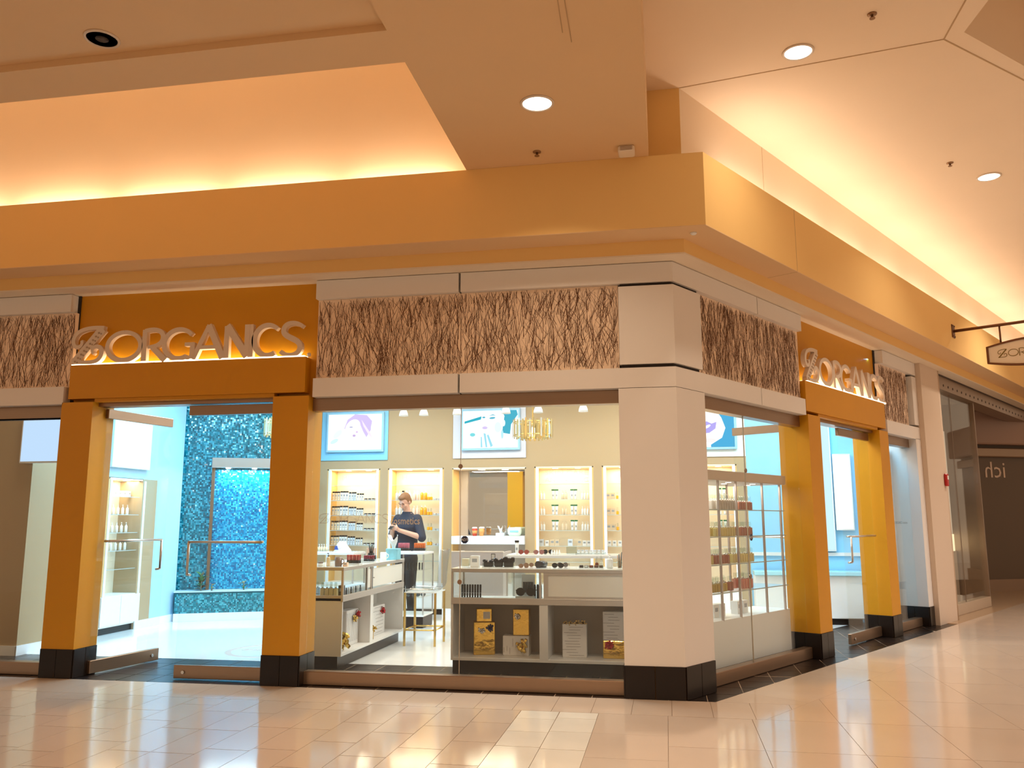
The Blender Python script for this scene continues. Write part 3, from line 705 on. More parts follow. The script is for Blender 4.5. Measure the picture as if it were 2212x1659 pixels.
# dark roller shutter with reversed lettering
sh = thing('roller_shutter', 'dark brown closed shopfront shutter with curved header beyond the neighbour window', 'shutter', (6.05, 12.0, 0), math.radians(24))
MB().box(0, 6, .06, .12, 0, 3.84).build('screen', mat('shutter_brown', (.13, .085, .05), .35), sh)
MB().bbox(0.02, 6, -.25, .05, 3.12, 3.84, .03).build('header', mat('header_brown', (.36, .24, .19), .4), sh)
MB().bbox(0.1, 6, -.06, .055, 2.86, 3.06, .02).build('rail', NB, sh)
MB().box(0, 6, -.02, .055, 0, .25).build('kick', mat('shutter_kick', (.30, .2, .13), .5), sh)
text_mesh('lettering', 'ich', .50, mat('pale_lettering', (.75, .6, .5), .5), sh, (1.35, .055, 2.42), FACE, .004, mirror=True)

# ================================================================== CEILING FITTINGS
TRIMR = mat('downlight_trim', (.72, .6, .48), .4)
LENS = emit_mat('downlight_glow', (1.0, .93, .80), 6.0)
def downlight(loc, label, lit=True, r_=.115):
    t = thing('downlight', label, 'light', loc)
    MB().lathe([(r_*1.14, 0), (r_*1.14, -.006), (r_, -.012), (r_*.97, -.004)], 28).build('trim_ring', TRIMR, t)
    if lit: MB().lathe([(r_*.97, -.004), (r_*.5, -.0095), (0.0001, -.011)], 24).build('lens', LENS, t)
    else:
        MB().lathe([(r_*.98, -.004), (r_*.75, -.0035), (r_*.42, -.003)], 24).build('reflector', mat('gold_reflector', (.75, .55, .25), .25, .8), t)
        MB().lathe([(r_*.42, -.0055), (0.0001, -.0058)], 20).build('bulb', NBD, t)
downlight((DL[0][0], DL[0][1], 4.6545), 'lit round downlight in the flat bulkhead beside the smoke detector')
downlight((DL[1][0], DL[1][1], 5.4335), 'lit round downlight in the concourse ceiling beside the angled joint')
downlight((DL[2][0], DL[2][1], 5.4335), 'lit round downlight in the concourse ceiling over the angled shop front')
downlight((-3.76, -2.93, 4.7045), 'unlit round downlight with gold reflector in the tray recess', lit=False, r_=.10)
def sprinkler(loc, label):
    t = thing('sprinkler', label, 'sprinkler', loc)
    MB().lathe([(.036, 0), (.036, -.006), (.015, -.012)], 16).build('escutcheon', mat('sprinkler_bronze', (.30, .16, .07), .4, .5), t)
    MB().lathe([(.009, -.012), (.009, -.035), (.022, -.036), (.022, -.040)], 12).build('head', MATS['sprinkler_bronze'], t)
sprinkler((-1.13, -.772, 4.655), 'bronze fire sprinkler head in the flat bulkhead')
sprinkler((1.59, -1.09, 5.434), 'bronze fire sprinkler head near the ceiling joint corner')
sprinkler((3.11, 2.02, 5.434), 'bronze fire sprinkler head near the downlight over the angled front')
sd = thing('smoke_detector', 'white square smoke detector near the edge of the flat bulkhead', 'detector', (-.365, -.70, 4.655))
MB().bbox(-.07, .07, -.07, .07, -.055, -.001, .012).build('body', TRIMW, sd)
for i in range(4): MB().box(-.05, .05, -.0715, -.069, -.045+.01*i, -.041+.01*i).build('grille_slot', NB, sd)
o = tag(MB().lathe([(.028, 0), (.028, -.012), (.02, -.02), (0.0001, -.021)], 18).build('sensor', SHOPWH, loc=(.187, -.334, 3.993)), 'small white round sensor under the soffit at the corner', 'sensor')

# ================================================================== BACK WALL: SCREENS
def screen(x0, x1, z0, z1, px0, px1, pz0, pz1, label, panelc, kind):
    t = thing('video_screen', label, 'screen', ((x0+x1)/2, 6.0, z0))
    cx = (x0+x1)/2
    MB().box(x0-cx, x1-cx, -.02, -.001, 0, z1-z0).build('back_panel', mat('screen_panel_'+kind, panelc, .35), t)
    MB().bbox(px0-cx, px1-cx, -.075, -.02, pz0-z0, pz1-z0, .006).build('bezel', mat('bezel_blue', (.30, .55, .72), .3), t)
    b = .035; a0, a1, c0, c1 = px0-cx+b, px1-cx-b, pz0-z0+b, pz1-z0-b
    scr = MB().box(a0, a1, -.079, -.0745, c0, c1).build('display', emit_mat('display_'+kind, (.93, 1.0, .97), 1.25), t)
    W, H = a1-a0, c1-c0
    def blob(nm, pts, c, k, s=1.15):
        P_ = [(a0+min(1, max(0, p[0]))*W, c0+min(1, max(0, p[1]))*H) for p in pts]
        MB().prism_xz(P_, -.0795-.0004*k, -.0789-.0004*k).build(nm, emit_mat('print_%s_%s_%d' % (kind, nm, k), c, s), scr)
    E_ = lambda cx_, cz_, rx, rz, n=22, rot=0: [(cx_+rx*math.cos(2*PI*i/n)*math.cos(rot)-rz*math.sin(2*PI*i/n)*math.sin(rot), cz_+rx*math.cos(2*PI*i/n)*math.sin(rot)*W/H+rz*math.sin(2*PI*i/n)*math.cos(rot)) for i in range(n)]
    if kind == 'a':
        blob('foliage', E_(.12, .25, .08, .05, rot=.5), (.62, .88, .93), 1); blob('foliage', E_(.18, .45, .10, .06, rot=.8), (.78, .95, .90), 2)
        blob('foliage', E_(.9, .6, .10, .25), (.88, 1, .92), 3)
        blob('hair', [(.30, .60), (.36, .85), (.50, 1), (.72, .97), (.82, .80), (.80, .55), (.72, .35), (.66, .5), (.6, .7), (.5, .8), (.42, .72), (.38, .55)], (.62, .50, .86), 2)
        blob('face', E_(.46, .62, .13, .24, rot=-.3), (1, .97, .97), 3, 1.3); blob('shoulder', E_(.50, .16, .32, .20), (1, .98, .93), 3, 1.3)
        blob('hair_strand', [(.62, .85), (.80, .45), (.84, .30), (.76, .42), (.66, .66)], (.86, .74, .93), 4)
        blob('eye', E_(.43, .64, .035, .018, 12), (.40, .40, .62), 5); blob('lips', E_(.49, .40, .03, .035, 14), (.55, .40, .70), 5); blob('earring', E_(.54, .50, .022, .03, 12), (.70, .5, .8), 5)
    elif kind == 'b':
        blob('brush', [(.03, .66), (.03, .72), (.36, .86), (.34, .77)], (.02, .38, .50), 1)
        blob('hair', [(.70, 1), (.98, 1), (1, .88), (.88, .62), (.86, .36), (.72, .40), (.74, .72)], (.05, .38, .52), 1)
        blob('face', [(.36, .98), (.70, 1), (.76, .85), (.73, .55), (.62, .40), (.48, .38), (.40, .46), (.36, .60), (.33, .75)], (.90, .97, 1), 2, 1.3)
        blob('neck', [(.50, .40), (.70, .46), (.74, .28), (.98, .12), (.98, 0), (.25, 0), (.30, .22), (.42, .40)], (.92, .98, 1), 2, 1.25)
        blob('ear', E_(.745, .66, .03, .09), (.80, .92, 1), 3); blob('earring', E_(.72, .36, .022, .12), (.45, .75, .85), 4)
        blob('eye', E_(.54, .80, .055, .028, 14, .1), (.10, .42, .56), 4); blob('brow', [(.47, .86), (.55, .90), (.61, .86), (.55, .87)], (.12, .42, .55), 4)
        blob('eye', E_(.385, .82, .028, .024, 12), (.10, .42, .56), 4); blob('lips', E_(.405, .54, .05, .04, 14), (.62, .50, .80), 4)
        blob('cheek_shade', E_(.64, .55, .06, .14), (.74, .88, 1), 3)
        blob('finger_shade', [(.38, .40), (.42, .38), (.45, .02), (.42, .02)], (.30, .65, .78), 4); blob('finger_shade', [(.44, .34), (.47, .36), (.55, .06), (.51, .02)], (.22, .50, .64), 4)
        blob('finger_shade', [(.33, .30), (.35, .30), (.36, .02), (.33, .02)], (.55, .80, .9), 4); blob('ring', E_(.18, .36, .05, .05, 10), (.18, .62, .68), 4)
    else:
        blob('backdrop', [(.55, 1), (1, 1), (1, 0), (.62, 0)], (.05, .48, .85), 1, .9)
        blob('face', [(0, 1), (.66, 1), (.80, .70), (.86, .45), (.80, .22), (.62, .06), (.4, 0), (0, 0)], (1, .98, .95), 2, 1.25)
        blob('nose_shade', E_(.36, .72, .10, .10), (.80, .78, .92), 3); blob('nostril', E_(.42, .70, .035, .015, 10, .4), (.35, .32, .5), 4)
        blob('lips', [(.36, .36), (.46, .52), (.56, .62), (.64, .56), (.72, .60), (.70, .44), (.60, .34), (.46, .32)], (.42, .36, .82), 4); blob('teeth', E_(.57, .49, .06, .03, 12, .5), (.95, .92, 1), 5)
        blob('chin_shade', E_(.6, .16, .10, .05), (.86, .80, .80), 3)
    return t
screen(-5.895, -4.71, 2.515, 3.40, -5.79, -4.77, 2.65, 3.328, 'video screen on a light blue panel showing a pale face with violet hair', (.22, .56, .80), 'a')
screen(-3.576, -2.348, 2.52, 3.395, -3.431, -2.437, 2.645, 3.333, 'video screen on a grey panel showing a made-up face with a brush', (.58, .60, .68), 'b')
screen(-.12, 1.125, 2.49, 3.40, -.02, 1.0, 2.60, 3.33, 'video screen on a white panel showing a close-up of violet lips', (.82, .88, .86), 'c')
# glowing panels without pictures: back-lit boxes and stand-ins for reflections
def lightbox(loc, rz, w_, h_, label, c, s):
    t = thing('light_box', label, 'light box', loc, rz)
    MB().bbox(-w_/2, w_/2, 0, .06, 0, h_, .006).build('case', SHOPWH, t)
    MB().box(-w_/2+.02, w_/2-.02, -.003, .0, .02, h_-.02).build('lit_face', emit_mat('lightbox_'+name_of(label), c, s), t)
def name_of(s_): return ''.join(ch for ch in s_ if ch.isalpha())[:24]
lightbox((-7.486, 3.12, 2.23), PI/2, .86, .66, 'bright white back-lit panel above the niche seen through the open glass door', (.93, 1, .97), 1.3)
lightbox((-7.20, 1.06, 2.17), 0, .66, .62, 'pale blue glowing panel standing in for a reflection in the far window', (.55, .74, 1.0), .95)  # added glowing panel in place of a reflection
lightbox((2.11, 5.935, 1.04), 0, .54, 1.95, 'tall pale blue back-lit panel behind the angled glass door', (.60, .86, 1.0), 1.0)
lightbox((1.72, 5.935, 1.04), 0, .14, 1.35, 'narrow bright white glowing strip behind the glass display tower', (1, 1, .95), 1.4)  # plain glowing white strip on the end wall
lightbox((2.53, 5.935, 1.35), 0, .26, 1.15, 'bright white glowing panel for a reflection beside the tall pale blue one', (1, 1, .93), 1.35)  # stands in for a bright reflection, no lamp of the shop
lightbox((2.90, 5.935, .45), 0, .36, 2.2, 'wide light blue back-lit panel in the narrow end of the shop', (.45, .80, 1.0), .85)
lightbox(BW(6.10, .37, .13), TH, 1.10, 2.42, 'flat light blue glowing panel added right behind the short angled window', (.40, .76, 1.0), .72)  # glowing sheet added to turn the wall here blue
# long white wall cabinet with blue glass ledge under the light boxes
wc = thing('wall_cabinet', 'white wall cabinet with a pale blue glass ledge under the back-lit panels', 'cabinet', (1.15, 5.62, 0))
MB().box(0, 1.5, .03, .34, .09, .70).build('body', SHOPWH, wc); MB().box(0.02, 1.48, .06, .34, .001, .09).build('kick', BLACKT, wc)
MB().bbox(-.01, 1.52, -.02, .34, .70, .76, .006).build('ledge', mat('blue_glass_ledge', (.40, .78, .90), .12), wc)
for i in range(3): MB().box(.5*i+.004, .5*i+.496, .022, .03, .10, .69).build('door', SHOPWH, wc)

# ================================================================== DISPLAY NICHES IN THE BACK WALL
NICHEW = mat('niche_cream', (.86, .74, .56), .5)
NICHEO = mat('niche_orange', (.80, .48, .16), .5)  # orange light on the niche sides put into the panel colour
POST = mat('niche_post_white', (.80, .83, .86), .35)
SHELFG = glass_mat('shelf_glass', (.95, .955, .94), refl=.12)
SHEDGE = mat('shelf_edge', (.45, .52, .50), .2)
LEV = [2.094, 1.843, 1.594, 1.346, 1.10, .85]
LETT = mat('niche_lettering', (.70, .60, .46), .5)
NW = (1.0, .86, .62)
def niche(x0, x1, label, words, depth=.40, power=9, front=6.0, rz=0, loc=None, z1=2.37, levels=LEV, z0=.50, flip=False):
    W = x1-x0
    t = thing('display_niche', label, 'niche', loc or (x0, front, 0), rz)
    MB().box(.0, W, depth, depth+.03, z0, z1-.001).build('back_panel', NICHEW, t)
    MB().box(.0, .02, .0, depth, z0, z1-.001).build('side_panel', NICHEO, t); MB().box(W-.02, W, .0, depth, z0, z1-.001).build('side_panel', NICHEO, t)
    MB().box(.0, W, .0, depth, z1-.022, z1-.001).build('top_panel', NICHEW, t)
    for xx in (.02, W-.065): MB().bbox(xx, xx+.045, -.012, .03, .10, z1-.024, .004).build('post', POST, t)
    b = MB().box(.0, W, .0, depth, .09, z0).build('base_cabinet', SHOPWH, t); MB().box(.01, W-.01, .03, depth, .001, .09).build('kick', BLACKT, t)
    for i in range(2): MB().box(W*i/2+.004, W*(i+1)/2-.004, -.014, .0, .11, z0-.01).build('cabinet_door', SHOPWH, b)
    for z in levels:
        sh_ = MB().box(.022, W-.022, .035, depth-.005, z-.008, z).build('shelf', SHELFG, t)
        MB().box(.022, W-.022, .033, .036, z-.008, z).build('shelf_edge', SHEDGE, sh_)
    for xx in (W*.33, W*.72): MB().lathe([(.045, z1-.0235), (.05, z1-.022)], 16, (xx, depth*.45)).build('spot_lens', emit_mat('niche_spot_glow', (1, .92, .75), 7), t)
    if words:
        for i, s_ in enumerate(words): text_mesh('lettering', s_, .105, LETT, t, (W/2, depth-.004, 2.205-.115*i+(.05 if len(words) > 1 else 0)), FACE, .004, 'CENTER', width=min(.72, .088*len(s_)))
    c, s = math.cos(rz), math.sin(rz); L = t.location
    area('niche_lamp', (L[0]+c*W/2-s*depth*.45, L[1]+s*W/2+c*depth*.45, z1-.03), (0, 0, rz), W*.8, .2, power, NW)
    return t
niche(NICHE[0][0], NICHE[0][1], 'lit shelf niche lettered for men, full of bottles with black caps', ["MEN'S CARE"])
niche(NICHE[1][0], NICHE[1][1], 'lit shelf niche lettered for hair, with orange bottles behind the man', ['HAIR CARE'])
niche(NICHE[3][0], NICHE[3][1], 'lit shelf niche lettered for anti aging skin care, with green-capped tubes', ['SKIN CARE', 'ANTI AGING'])
niche(NICHE[4][0], NICHE[4][1], 'lit shelf niche with tan bottles next to the corner column', ['BODY'] if False else None)
niche(NICHE[5][0], NICHE[5][1], 'lit shelf niche under the screen with violet lips', None)
niche(0, .85, 'lit shelf niche in the left wall beyond the open glass door', None, rz=PI/2, loc=(-7.555, 2.745, 0), z1=2.095, levels=LEV[1:], depth=.36, power=7)
niche(0, .85, 'lit shelf niche in the left wall seen through the far window', None, rz=PI/2, loc=(-7.555, 1.755, 0), z1=2.095, levels=LEV[1:], depth=.36, power=7)
# mirror niche with counter
mn = thing('mirror_niche', 'orange-sided mirror niche with a white counter in the back wall', 'niche', (-3.59, 6.0, 0))
MB().box(0, 1.24, .40, .43, 0, 2.36).build('back_panel', mat('niche_grey', (.52, .46, .40), .5), mn)
MB().box(0, .02, 0, .40, 0, 2.36).build('side_panel', NICHEO, mn); MB().box(1.22, 1.24, 0, .4, 0, 2.36).build('side_panel', SHOPW, mn)
MB().box(0, 1.24, 0, .4, 2.34, 2.368).build('top_panel', NICHEW, mn)
MB().box(.19, 1.17, .385, .399, 1.27, 2.325).build('mirror', mat('mirror_silver', (.80, .80, .80), .02, 1.0), mn)
MB().bbox(.02, 1.22, -.10, .40, 1.125, 1.255, .006).build('counter', mat('counter_white', (.78, .82, .90), .3), mn)
for xx in (.46, .86): MB().lathe([(.055, 2.336), (.06, 2.34)], 16, (xx, .18)).build('spot_lens', MATS['niche_spot_glow'], mn)
area('mirror_lamp', (-2.97, 6.18, 2.33), (0, 0, 0), .8, .2, 7, NW)

# ================================================================== PRODUCTS
BLK = mat('black_plastic', (.015, .012, .012), .3)
PLW = mat('white_plastic', (.82, .82, .80), .35); PLY = mat('pale_yellow_plastic', (.78, .64, .44), .35); PLB = mat('pale_blue_plastic', (.66, .74, .82), .35)
TAN = mat('tan_plastic', (.72, .58, .40), .4); GRN = mat('green_plastic', (.02, .16, .06), .4); GREY = mat('grey_label', (.34, .36, .38), .5)
ORG = mat('orange_liquid', (.90, .42, .02), .15, coat=.5); PNK = mat('peach_plastic', (.90, .64, .48), .35); SLV = mat('silver_plastic', (.62, .64, .66), .3, .4)
PROTO = {}
def proto(key, fn):
    if key not in PROTO: PROTO[key] = fn()
    return PROTO[key]
def p_capped(body, w_=.042, h_=.13):
    return dict(body=MB().bbox(-w_/2, w_/2, -w_*.4, w_*.4, 0, h_, .006).mesh('bottle', body), cap=(MB().bbox(-w_*.46, w_*.46, -w_*.38, w_*.38, h_, h_+.026, .003).mesh('cap', BLK)),
                label=MB().box(-w_*.3, w_*.3, -w_*.415, -w_*.39, h_*.52, h_*.78).box(-w_*.35, w_*.35, -w_*.415, -w_*.39, h_*.30, h_*.36).mesh('label_print', GREY))
def p_pump(body, w_=.05, h_=.11, top=PLW):
    return dict(body=MB().lathe([(w_*.44, 0), (w_*.5, .004), (w_*.5, h_*.84), (w_*.36, h_*.94), (w_*.18, h_)], 14).mesh('pump_bottle', body), pump=MB().lathe([(w_*.2, h_), (w_*.2, h_+.012), (w_*.07, h_+.013), (w_*.07, h_+.032)], 10).box(-w_*.35, w_*.12, -.004, .004, h_+.030, h_+.038).mesh('pump', top))
def p_tube(body=PLW, cap=GRN, w_=.05, h_=.145):
    me = MB(); n = 12; V = []
    for (rx, ry, z) in ((.36, .36, 0), (.38, .36, .1), (.48, .28, .75), (.52, .08, 1)):
        for i in range(n): V.append((w_*rx*math.cos(2*PI*i/n), w_*ry*math.sin(2*PI*i/n), h_*z))
    F = [(k*n+i, k*n+(i+1)%n, (k+1)*n+(i+1)%n, (k+1)*n+i) for k in range(3) for i in range(n)]+[tuple(reversed(range(n))), tuple(range(3*n, 4*n))]
    me.add(V, F, 0, True)
    return dict(body=me.mesh('tube_body', body), cap=MB().bbox(-w_*.56, w_*.56, -w_*.2, w_*.2, h_-.002, h_+.020, .003).mesh('cap', cap), label=MB().box(-w_*.22, w_*.22, -w_*.385, -w_*.30, h_*.35, h_*.55).mesh('label_print', GREY))
def p_jar(body, cap=BLK, r_=.026, h_=.030):
    return dict(body=MB().lathe([(r_*.9, 0), (r_, .004), (r_, h_)], 16).mesh('jar_body', body), lid=MB().lathe([(r_*1.02, h_), (r_*1.02, h_+.014), (r_*.95, h_+.017)], 16).mesh('lid', cap))
def p_flask(liq, w_=.045, h_=.085):
    return dict(body=MB().bbox(-w_/2, w_/2, -w_/2, w_/2, 0, h_, .006).mesh('flask_body', liq), neck=MB().lathe([(w_*.22, h_), (w_*.22, h_+.012)], 10).mesh('neck', STEEL), stopper=MB().lathe([(w_*.30, h_+.012), (w_*.34, h_+.02), (w_*.34, h_+.055), (w_*.26, h_+.062)], 12).mesh('stopper', glass_mat('stopper_glass', (.90, .92, .90), .12)))
def p_carton(c, w_=.06, d=.04, h_=.10):
    return dict(body=MB().box(-w_/2, w_/2, -d/2, d/2, 0, h_).mesh('carton_body', c), label=MB().box(-w_*.3, w_*.3, -d/2-.001, -d/2+.001, h_*.45, h_*.75).mesh('label_print', GREY))
def put(name, pr, loc, label, cat, group, rz=0.0):
    o_ = tag(link(name, pr['body'], None, loc, rz), label, cat, group)
    for k_, me in pr.items():
        if k_ != 'body': link(k_ if k_ != 'label' else 'label_print', me, o_)
    return o_
def row(name, pr, xs_, y, z, label, cat, group):
    for x_ in xs_: put(name, pr, (x_, y+random.uniform(-.012, .012), z+.0004), label, cat, group, random.uniform(-.12, .12))
ORD = {1: 'second', 2: 'third', 3: 'fourth', 4: 'fifth'}
CY = proto('cy', lambda: p_capped(PLY)); CW = proto('cw', lambda: p_capped(PLW, .044, .135)); CB = proto('cb', lambda: p_capped(PLB, .038, .118)); CS = proto('cs', lambda: p_capped(PLW, .034, .095))
JR = proto('jr', lambda: p_jar(SLV, BLK, .026, .018))
for k_, L_ in enumerate(LEV[1:5]):
    nm = ORD[k_+1]
    row('bottle', CY, [-5.722, -5.674, -5.627], 6.17, L_, 'cream bottle with black cap on the %s shelf of the men\'s niche' % nm, 'bottle', 'men\'s bottles shelf %d' % (k_+2))
    row('bottle', CW, [-5.575, -5.525, -5.475], 6.17, L_, 'tall white bottle with black cap on the %s shelf of the men\'s niche' % nm, 'bottle', 'men\'s white bottles shelf %d' % (k_+2))
    row('bottle', CB, [-5.425, -5.380, -5.335], 6.18, L_, 'pale blue bottle with black cap on the %s shelf of the men\'s niche' % nm, 'bottle', 'men\'s blue bottles shelf %d' % (k_+2))
    row('bottle', CS, [-5.285, -5.243, -5.201], 6.18, L_, 'short white bottle with black cap on the %s shelf of the men\'s niche' % nm, 'bottle', 'men\'s short bottles shelf %d' % (k_+2))
    row('jar', JR, [-5.135, -5.07, -5.005, -4.945], 6.16, L_, 'flat silver jar with black lid on the %s shelf of the men\'s niche' % nm, 'jar', 'men\'s jars shelf %d' % (k_+2))
PG = proto('pg', lambda: p_pump(PLB, .05, .125)); PP = proto('pp', lambda: p_pump(PNK, .056, .12)); PO = proto('po', lambda: p_pump(ORG, .058, .13)); PS = proto('ps', lambda: p_flask(ORG, .04, .055)); JT_ = proto('jt', lambda: p_jar(PLW, SLV, .03, .012))
for k_, L_ in enumerate(LEV[1:5]):
    nm = ORD[k_+1]
    row('pump_bottle', PG, [-4.60, -4.545], 6.18, L_, 'pale blue pump bottle on the %s shelf of the hair niche' % nm, 'bottle', 'blue hair bottles shelf %d' % (k_+2))
    if k_ < 2:
        row('bottle', CW, [-4.485], 6.18, L_, 'white bottle with black cap alone on the %s shelf of the hair niche' % nm, 'bottle', None)
        row('pump_bottle', PG, [-4.42, -4.37], 6.18, L_, 'pale blue pump bottle on the %s shelf of the hair niche' % nm, 'bottle', 'blue hair bottles shelf %d' % (k_+2))
        row('pump_bottle', PP, [-4.29, -4.23], 6.18, L_, 'peach pump bottle on the %s shelf of the hair niche' % nm, 'bottle', 'peach hair bottles shelf %d' % (k_+2))
        row('pump_bottle', PO, [-4.158, -4.096], 6.18, L_, 'large orange pump bottle on the %s shelf of the hair niche' % nm, 'bottle', 'orange hair bottles shelf %d' % (k_+2))
    row('flask', PS, [-4.035, -3.988], 6.17, L_, 'small orange bottle with clear stopper on the %s shelf of the hair niche' % nm, 'bottle', 'small orange bottles shelf %d' % (k_+2))
    row('jar', JT_, [-3.92, -3.855], 6.16, L_, 'flat white jar on the %s shelf of the hair niche' % nm, 'jar', 'hair jars shelf %d' % (k_+2))
TG = proto('tg', p_tube); PT = proto('pt', lambda: p_pump(TAN, .048, .105, TAN)); PW = proto('pw', lambda: p_pump(PLW, .038, .10)); CT = proto('ct', lambda: p_carton(TAN, .07, .04, .10)); CG = proto('cg', lambda: p_carton(PLW, .06, .04, .085)); CL = proto('cl', lambda: p_carton(PLB, .075, .045, .105))
for k_, L_ in enumerate(LEV[1:4]):
    nm = ORD[k_+1]; g = 'skin care shelf %d' % (k_+2)
    row('pump_bottle', PW, [-2.13, -2.085], 6.18, L_, 'slim white pump bottle on the %s shelf of the skin care niche' % nm, 'bottle', 'slim pumps '+g)
    row('tube', TG, [-1.932, -1.873], 6.18, L_, 'white tube with green cap on the %s shelf of the skin care niche' % nm, 'tube', 'green tubes '+g)
    row('pump_bottle', PT, [-1.775, -1.722], 6.18, L_, 'tan pump bottle on the %s shelf of the skin care niche' % nm, 'bottle', 'tan pumps '+g)
    row('tube', TG, [-1.622, -1.563], 6.18, L_, 'white tube with green cap on the %s shelf of the skin care niche' % nm, 'tube', 'green tubes '+g)
    row('pump_bottle', PW, [-1.455, -1.41, -1.365], 6.18, L_, 'slim white pump bottle on the %s shelf of the skin care niche' % nm, 'bottle', 'slim pumps '+g)
    row('carton', CT, [-1.035, -.96], 6.18, L_, 'tan carton on the %s shelf of the niche next to the column' % nm, 'carton', 'tan cartons '+g)
    row('flask', PS, [-.89], 6.17, L_, 'small orange bottle on the %s shelf of the niche next to the column' % nm, 'bottle', 'column niche '+g)
    row('bottle', CS, [.10, .15, .20], 6.18, L_, 'short white bottle with black cap on the %s shelf under the lips screen' % nm, 'bottle', 'lips niche '+g)
    row('tube', TG, [.42, .49, .72, .79], 6.18, L_, 'white tube with green cap on the %s shelf under the lips screen' % nm, 'tube', 'lips niche tubes '+g)
L_ = LEV[4]
row('carton', CL, [-2.13, -1.66], 6.18, L_, 'pale blue carton on the lowest shelf of the skin care niche', 'carton', 'low blue cartons')
row('carton', CG, [-2.04, -1.36, -1.43], 6.18, L_, 'white carton on the lowest shelf of the skin care niche', 'carton', 'low white cartons')
row('carton', CT, [-1.95, -1.87, -1.51], 6.18, L_, 'tan carton on the lowest shelf of the skin care niche', 'carton', 'low tan cartons')
row('carton', CG, [-1.03, -.95, -.86], 6.18, L_, 'white carton on the lowest shelf of the niche next to the column', 'carton', 'column white cartons')
# left wall niches
for (y0, lab) in ((2.82, 'beyond the open door'), (1.83, 'by the far window')):
    for k_, z in enumerate(LEV[1:5]):
        for i in range(7):
            pr = (CG, PO, PW, CT)[k_] if y0 < 2 else (CG, PW, PW, PW)[k_]
            put('bottle' if pr is not CG and pr is not CT else 'carton', pr, (-7.74, y0+.105*i, z+.0004), ('white carton', 'orange pump bottle', 'slim white pump bottle', 'tan carton')[k_ if y0 < 2 else min(k_*2, 2)]+' on the %s shelf of the niche %s' % (ORD[k_+1], lab), 'bottle' if pr is not CG and pr is not CT else 'carton', 'niche %s shelf %d' % (lab, k_), PI/2)
# things on the mirror counter
def cup(x_, c, label):
    t = thing('paper_cup', label, 'cup', (x_, 6.10, 1.2555))
    MB().lathe([(.033, 0), (.045, .12)], 16).build('body', c, t); MB().lathe([(.048, .12), (.048, .13), (.038, .135), (.036, .145)], 16).build('lid', PLW, t)
    MB().lathe([(.038, .04), (.0425, .085)], 16).build('sleeve', mat('cup_sleeve', (.75, .35, .10), .6), t)
cup(-3.225, mat('cup_red', (.65, .06, .02), .5), 'red paper cup with white lid on the mirror counter'); cup(-3.11, mat('cup_orange', (.85, .42, .12), .5), 'orange paper cup with white lid on the mirror counter')
tb = thing('tissue_box', 'small pale blue tissue box with a white tissue on the mirror counter', 'tissue box', (-2.79, 6.08, 1.2555))
MB().bbox(-.07, .07, -.06, .06, 0, .05, .005).build('box', PLB, tb)
def tissue(parent, z, s=1.0):
    V = []; rnd = random.Random(int(z*1000)+3); n = 10
    for k in range(5):
        for i in range(n):
            a = 2*PI*i/n; rr = s*(.012+.03*k/4*(1+.5*math.sin(3*a+k))); V.append((rr*math.cos(a), rr*math.sin(a)*.6, z+s*.022*k*(1+.35*math.sin(2*a+.5*k))))
    MB().add(V, [(k*n+i, k*n+(i+1)%n, (k+1)*n+(i+1)%n, (k+1)*n+i) for k in range(4) for i in range(n)], 0, True).build('tissue', mat('tissue_white', (.88, .88, .88), .8), parent)
tissue(tb, .05)
bg_ = thing('gift_bag', 'pale green pouch with blue print on the mirror counter', 'pouch', (-2.555, 6.08, 1.2555))
V = []
for (rx, ry, z) in ((.085, .04, 0), (.115, .055, .04), (.12, .05, .09), (.105, .02, .14)):
    for i in range(16): V.append((rx*math.cos(2*PI*i/16), ry*math.sin(2*PI*i/16), z))
MB().add(V, [(k*16+i, k*16+(i+1)%16, (k+1)*16+(i+1)%16, (k+1)*16+i) for k in range(3) for i in range(16)]+[tuple(range(48, 64)), tuple(reversed(range(16)))], 0, True).build('pouch', mat('pouch_green', (.72, .84, .70), .6), bg_)
MB().box(-.07, .07, -.058, -.05, .06, .09).build('print', mat('pouch_print', (.30, .65, .72), .6), bg_)

# ================================================================== DISPLAY COUNTERS
GREYM = mat('counter_frame', (.52, .46, .41), .35, .35)
CASEW = mat('counter_white_laminate', (.74, .71, .67), .45)
SLIDE = mat('sliding_panel', (.80, .76, .68), .4)
# --- right counter: front face at y=.93, upper glass bay, sliding panel, two open cubbies below
rc = thing('display_counter', 'long white display counter with gift boxes in open bays behind the two-pane window', 'counter', (-2.29, .93, 0))
X1 = 2.04; D = .52
MB().box(.012, X1, .035, D-.02, .001, .125).build('kick', BLACKT, rc)
MB().box(0, X1, 0, D, .125, .150).build('bottom_board', CASEW, rc); MB().box(0, .022, 0, D, .15, 1.0).build('end_panel', GREYM if False else CASEW, rc) if False else MB().box(0, .022, 0, D, .15, .70).build('end_panel', CASEW, rc)
MB().box(X1-.022, X1, 0, D, .15, .70).build('end_panel', CASEW, rc)
MB().box(.022, X1-.022, D-.02, D, .15, .68).build('back_board', mat('counter_back', (.50, .42, .34), .5), rc)
MB().box(.90, .985, 0, D-.02, .15, .68).build('divider', CASEW, rc)
MB().box(0, X1, 0, D, .68, .705).build('deck', CASEW, rc)
MB().bbox(-.002, X1, -.006, .02, .672, .735, .003).build('lower_rail', GREYM, rc)
MB().bbox(-.002, X1, -.006, .02, .985, 1.022, .003).build('upper_rail', GREYM, rc)
for xx in (0, .90, .945): MB().box(xx, xx+.02, -.004, .018, .735, .985).build('upright', GREYM, rc)
MB().box(.0, .02, D-.02, D, .705, .985).build('upright', GREYM, rc)
MB().box(.02, .90, .004, .010, .735, .985).build('glass_front', CASEG, rc); MB().box(.004, .010, .02, D-.02, .705, .99).build('glass_end', CASEG, rc)
